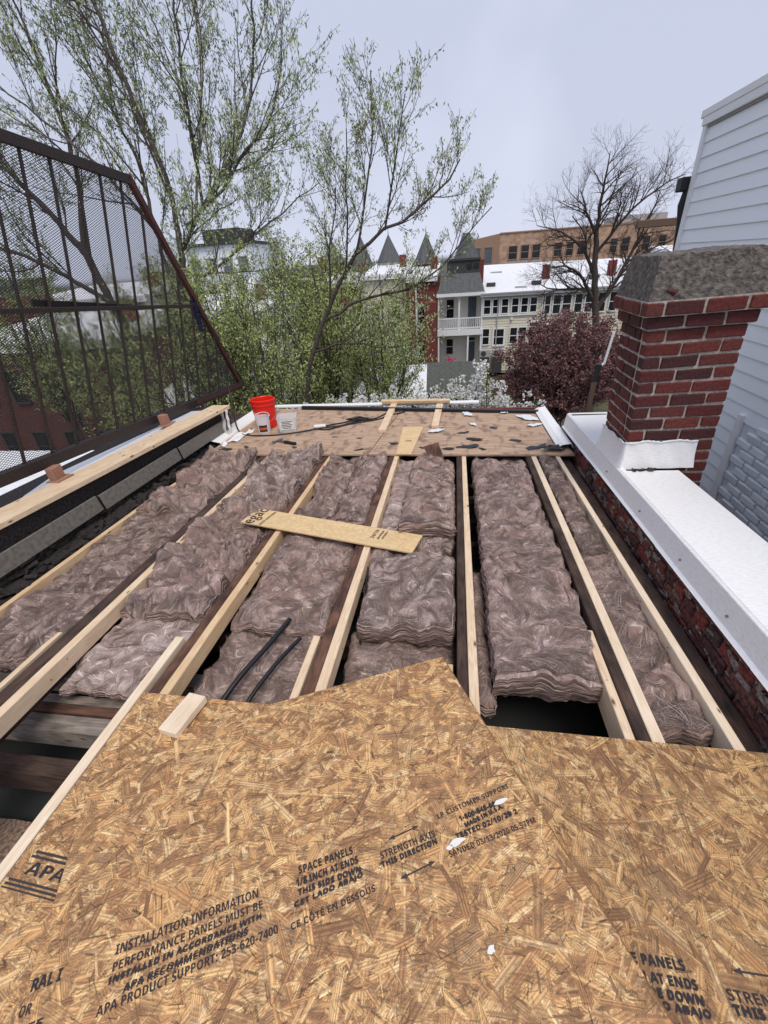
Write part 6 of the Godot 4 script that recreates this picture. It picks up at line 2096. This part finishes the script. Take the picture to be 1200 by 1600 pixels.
	for t in tips:
		var sprays := 5
		for s in sprays:
			var c := Vector3(t[0], t[1], -8.0) - sh.position + Vector3(tree_r.randf_range(-0.12, 0.12), -s * 0.1 + tree_r.randf_range(-0.03, 0.05), tree_r.randf_range(-0.45, 0.45))
			for f in 18:
				var p := c + rnd3() * 0.06
				for q in 5:
					var d := (p - c).normalized() + rnd3() * 0.9
					leaf(p, d.normalized(), 0.036, 0.016, Color(0.72, 0.72, 0.70).lerp(Color(0.86, 0.86, 0.85), tree_r.randf()))
	stuff(part(sh, "blossom", leafs, mt.petal))
	# far tree tops closing the view between the houses
	var c7: Dictionary = c3.duplicate()
	c7.len = [2.4, 1.0]
	c7.dens = [1.6, 2.2]
	c7.leaves = 6.0
	c7.size = 0.3
	c7.spread = 0.25
	c7.cols = [lin(0.06, 0.075, 0.03), lin(0.14, 0.17, 0.07)]
	var ft := [[-40, -42, 1.5], [-31, -50, 2.2], [-26, -34, 0.5], [-13, -55, 2.0], [-36, -30, 2.5], [17, -30, 0.5], [31, -42, 2.0]]
	bi = 0
	for t in ft:
		var mains := []
		for k in 9:
			var a := k * 2.4
			var rr := sqrt((k + 0.5) / 9.0) * 3.2
			mains.append([[V.call(t[0], g + 3.0, t[1]), V.call(t[0] + cos(a) * rr * 0.6, -1.5, t[1] + sin(a) * rr * 0.6), V.call(t[0] + cos(a) * rr, t[2] - rr * 0.4, t[1] + sin(a) * rr)], 0.16, 0.03, 0])
		mains.append([[V.call(t[0], g, t[1]), V.call(t[0], g + 3.4, t[1])], 0.3, 0.2, -1])
		tree("far_tree", ["distant green tree farthest left behind the mesh fence", "distant green tree between the grey house and the white building", "distant green tree behind the white stucco house", "distant green tree top behind the dark turrets", "large distant tree at the left picture edge", "distant tree hidden behind the white clapboard house", "distant tree right of the far row of houses"][bi], "tree", Vector3(t[0], g, t[1]), mains, c7, 60 + bi, mt.bark_dark, mt.leaf, "distant trees")
		bi += 1

func _ready() -> void:
	rng.seed = 5
	# camera
	var cam := Camera3D.new()
	cam.name = "camera"
	cam.fov = 100.1
	cam.near = 0.05
	cam.far = 900.0
	cam.rotation_order = EULER_ORDER_YXZ
	cam.rotation_degrees = Vector3(-30.2, 10.0, -4.2)
	cam.position = Vector3(0, 1.62, 0)
	add_child(cam)
	cam.current = true
	# overcast sky
	var sm := ProceduralSkyMaterial.new()
	sm.sky_top_color = Color(0.675, 0.705, 0.79)
	sm.sky_horizon_color = Color(0.69, 0.71, 0.775)
	sm.sky_curve = 0.3
	sm.ground_bottom_color = Color(0.34, 0.34, 0.33)
	sm.ground_horizon_color = Color(0.6, 0.62, 0.66)
	var ci := noise_image(1024, 512, 0.006, 88, 5)
	var cd := ci.get_data()
	var cb := PackedByteArray()
	cb.resize(1024 * 512 * 4)
	for i in cd.size():
		cb[i * 4] = 235
		cb[i * 4 + 1] = 235
		cb[i * 4 + 2] = 240
		cb[i * 4 + 3] = int(clampf((cd[i] - 110) / 145.0, 0, 1) * 60)
	sm.sky_cover = ImageTexture.create_from_image(Image.create_from_data(1024, 512, false, Image.FORMAT_RGBA8, cb))
	var sky := Sky.new()
	sky.sky_material = sm
	var env := Environment.new()
	env.background_mode = Environment.BG_SKY
	env.sky = sky
	env.background_energy_multiplier = 1.0
	env.tonemap_mode = Environment.TONE_MAPPER_LINEAR
	env.tonemap_exposure = 1.4
	env.sdfgi_enabled = true
	env.ssao_enabled = true
	env.ssil_enabled = true
	var we := WorldEnvironment.new()
	we.name = "environment"
	we.environment = env
	add_child(we)
	var sun := DirectionalLight3D.new()
	sun.name = "sun"
	sun.light_energy = 0.5
	sun.light_color = Color(1.0, 0.97, 0.93)
	sun.light_angular_distance = 25.0
	sun.shadow_enabled = true
	sun.rotation_degrees = Vector3(-62, 25, 0)
	add_child(sun)
	make_materials()
	# ground
	var k := MB.new()
	k.box(Vector3(0, GROUND - 0.1, -150), Vector3(700, 0.2, 700))
	struct("ground", k, mt.yard)
	k = MB.new()
	k.box(Vector3(-3.0, GROUND + 0.004, -14.5), Vector3(60, 0.008, 4.0))
	struct("alley", k, mt.asphalt)
	# the house below the roof
	k = MB.new()
	k.box(Vector3(-0.8, (GROUND - 0.8) / 2, -2.55), Vector3(4.2, -GROUND - 0.8, 6.9))
	var hs := thing("roofed_house", "brick house whose opened roof fills the foreground", "house", Vector3.ZERO)
	part(hs, "wall", k, mt.house_brick)
	k = MB.new()
	k.box(Vector3(-0.8, -0.51, -5.98), Vector3(4.1, 0.58, 0.05))
	part(hs, "rear_wall_top", k, mt.house_brick)
	build_framing()
	build_insulation()
	build_sheets()
	build_left_side()
	build_fence()
	build_right_side()
	build_white_house()
	build_rear_houses()
	build_trees()
	build_small_things()
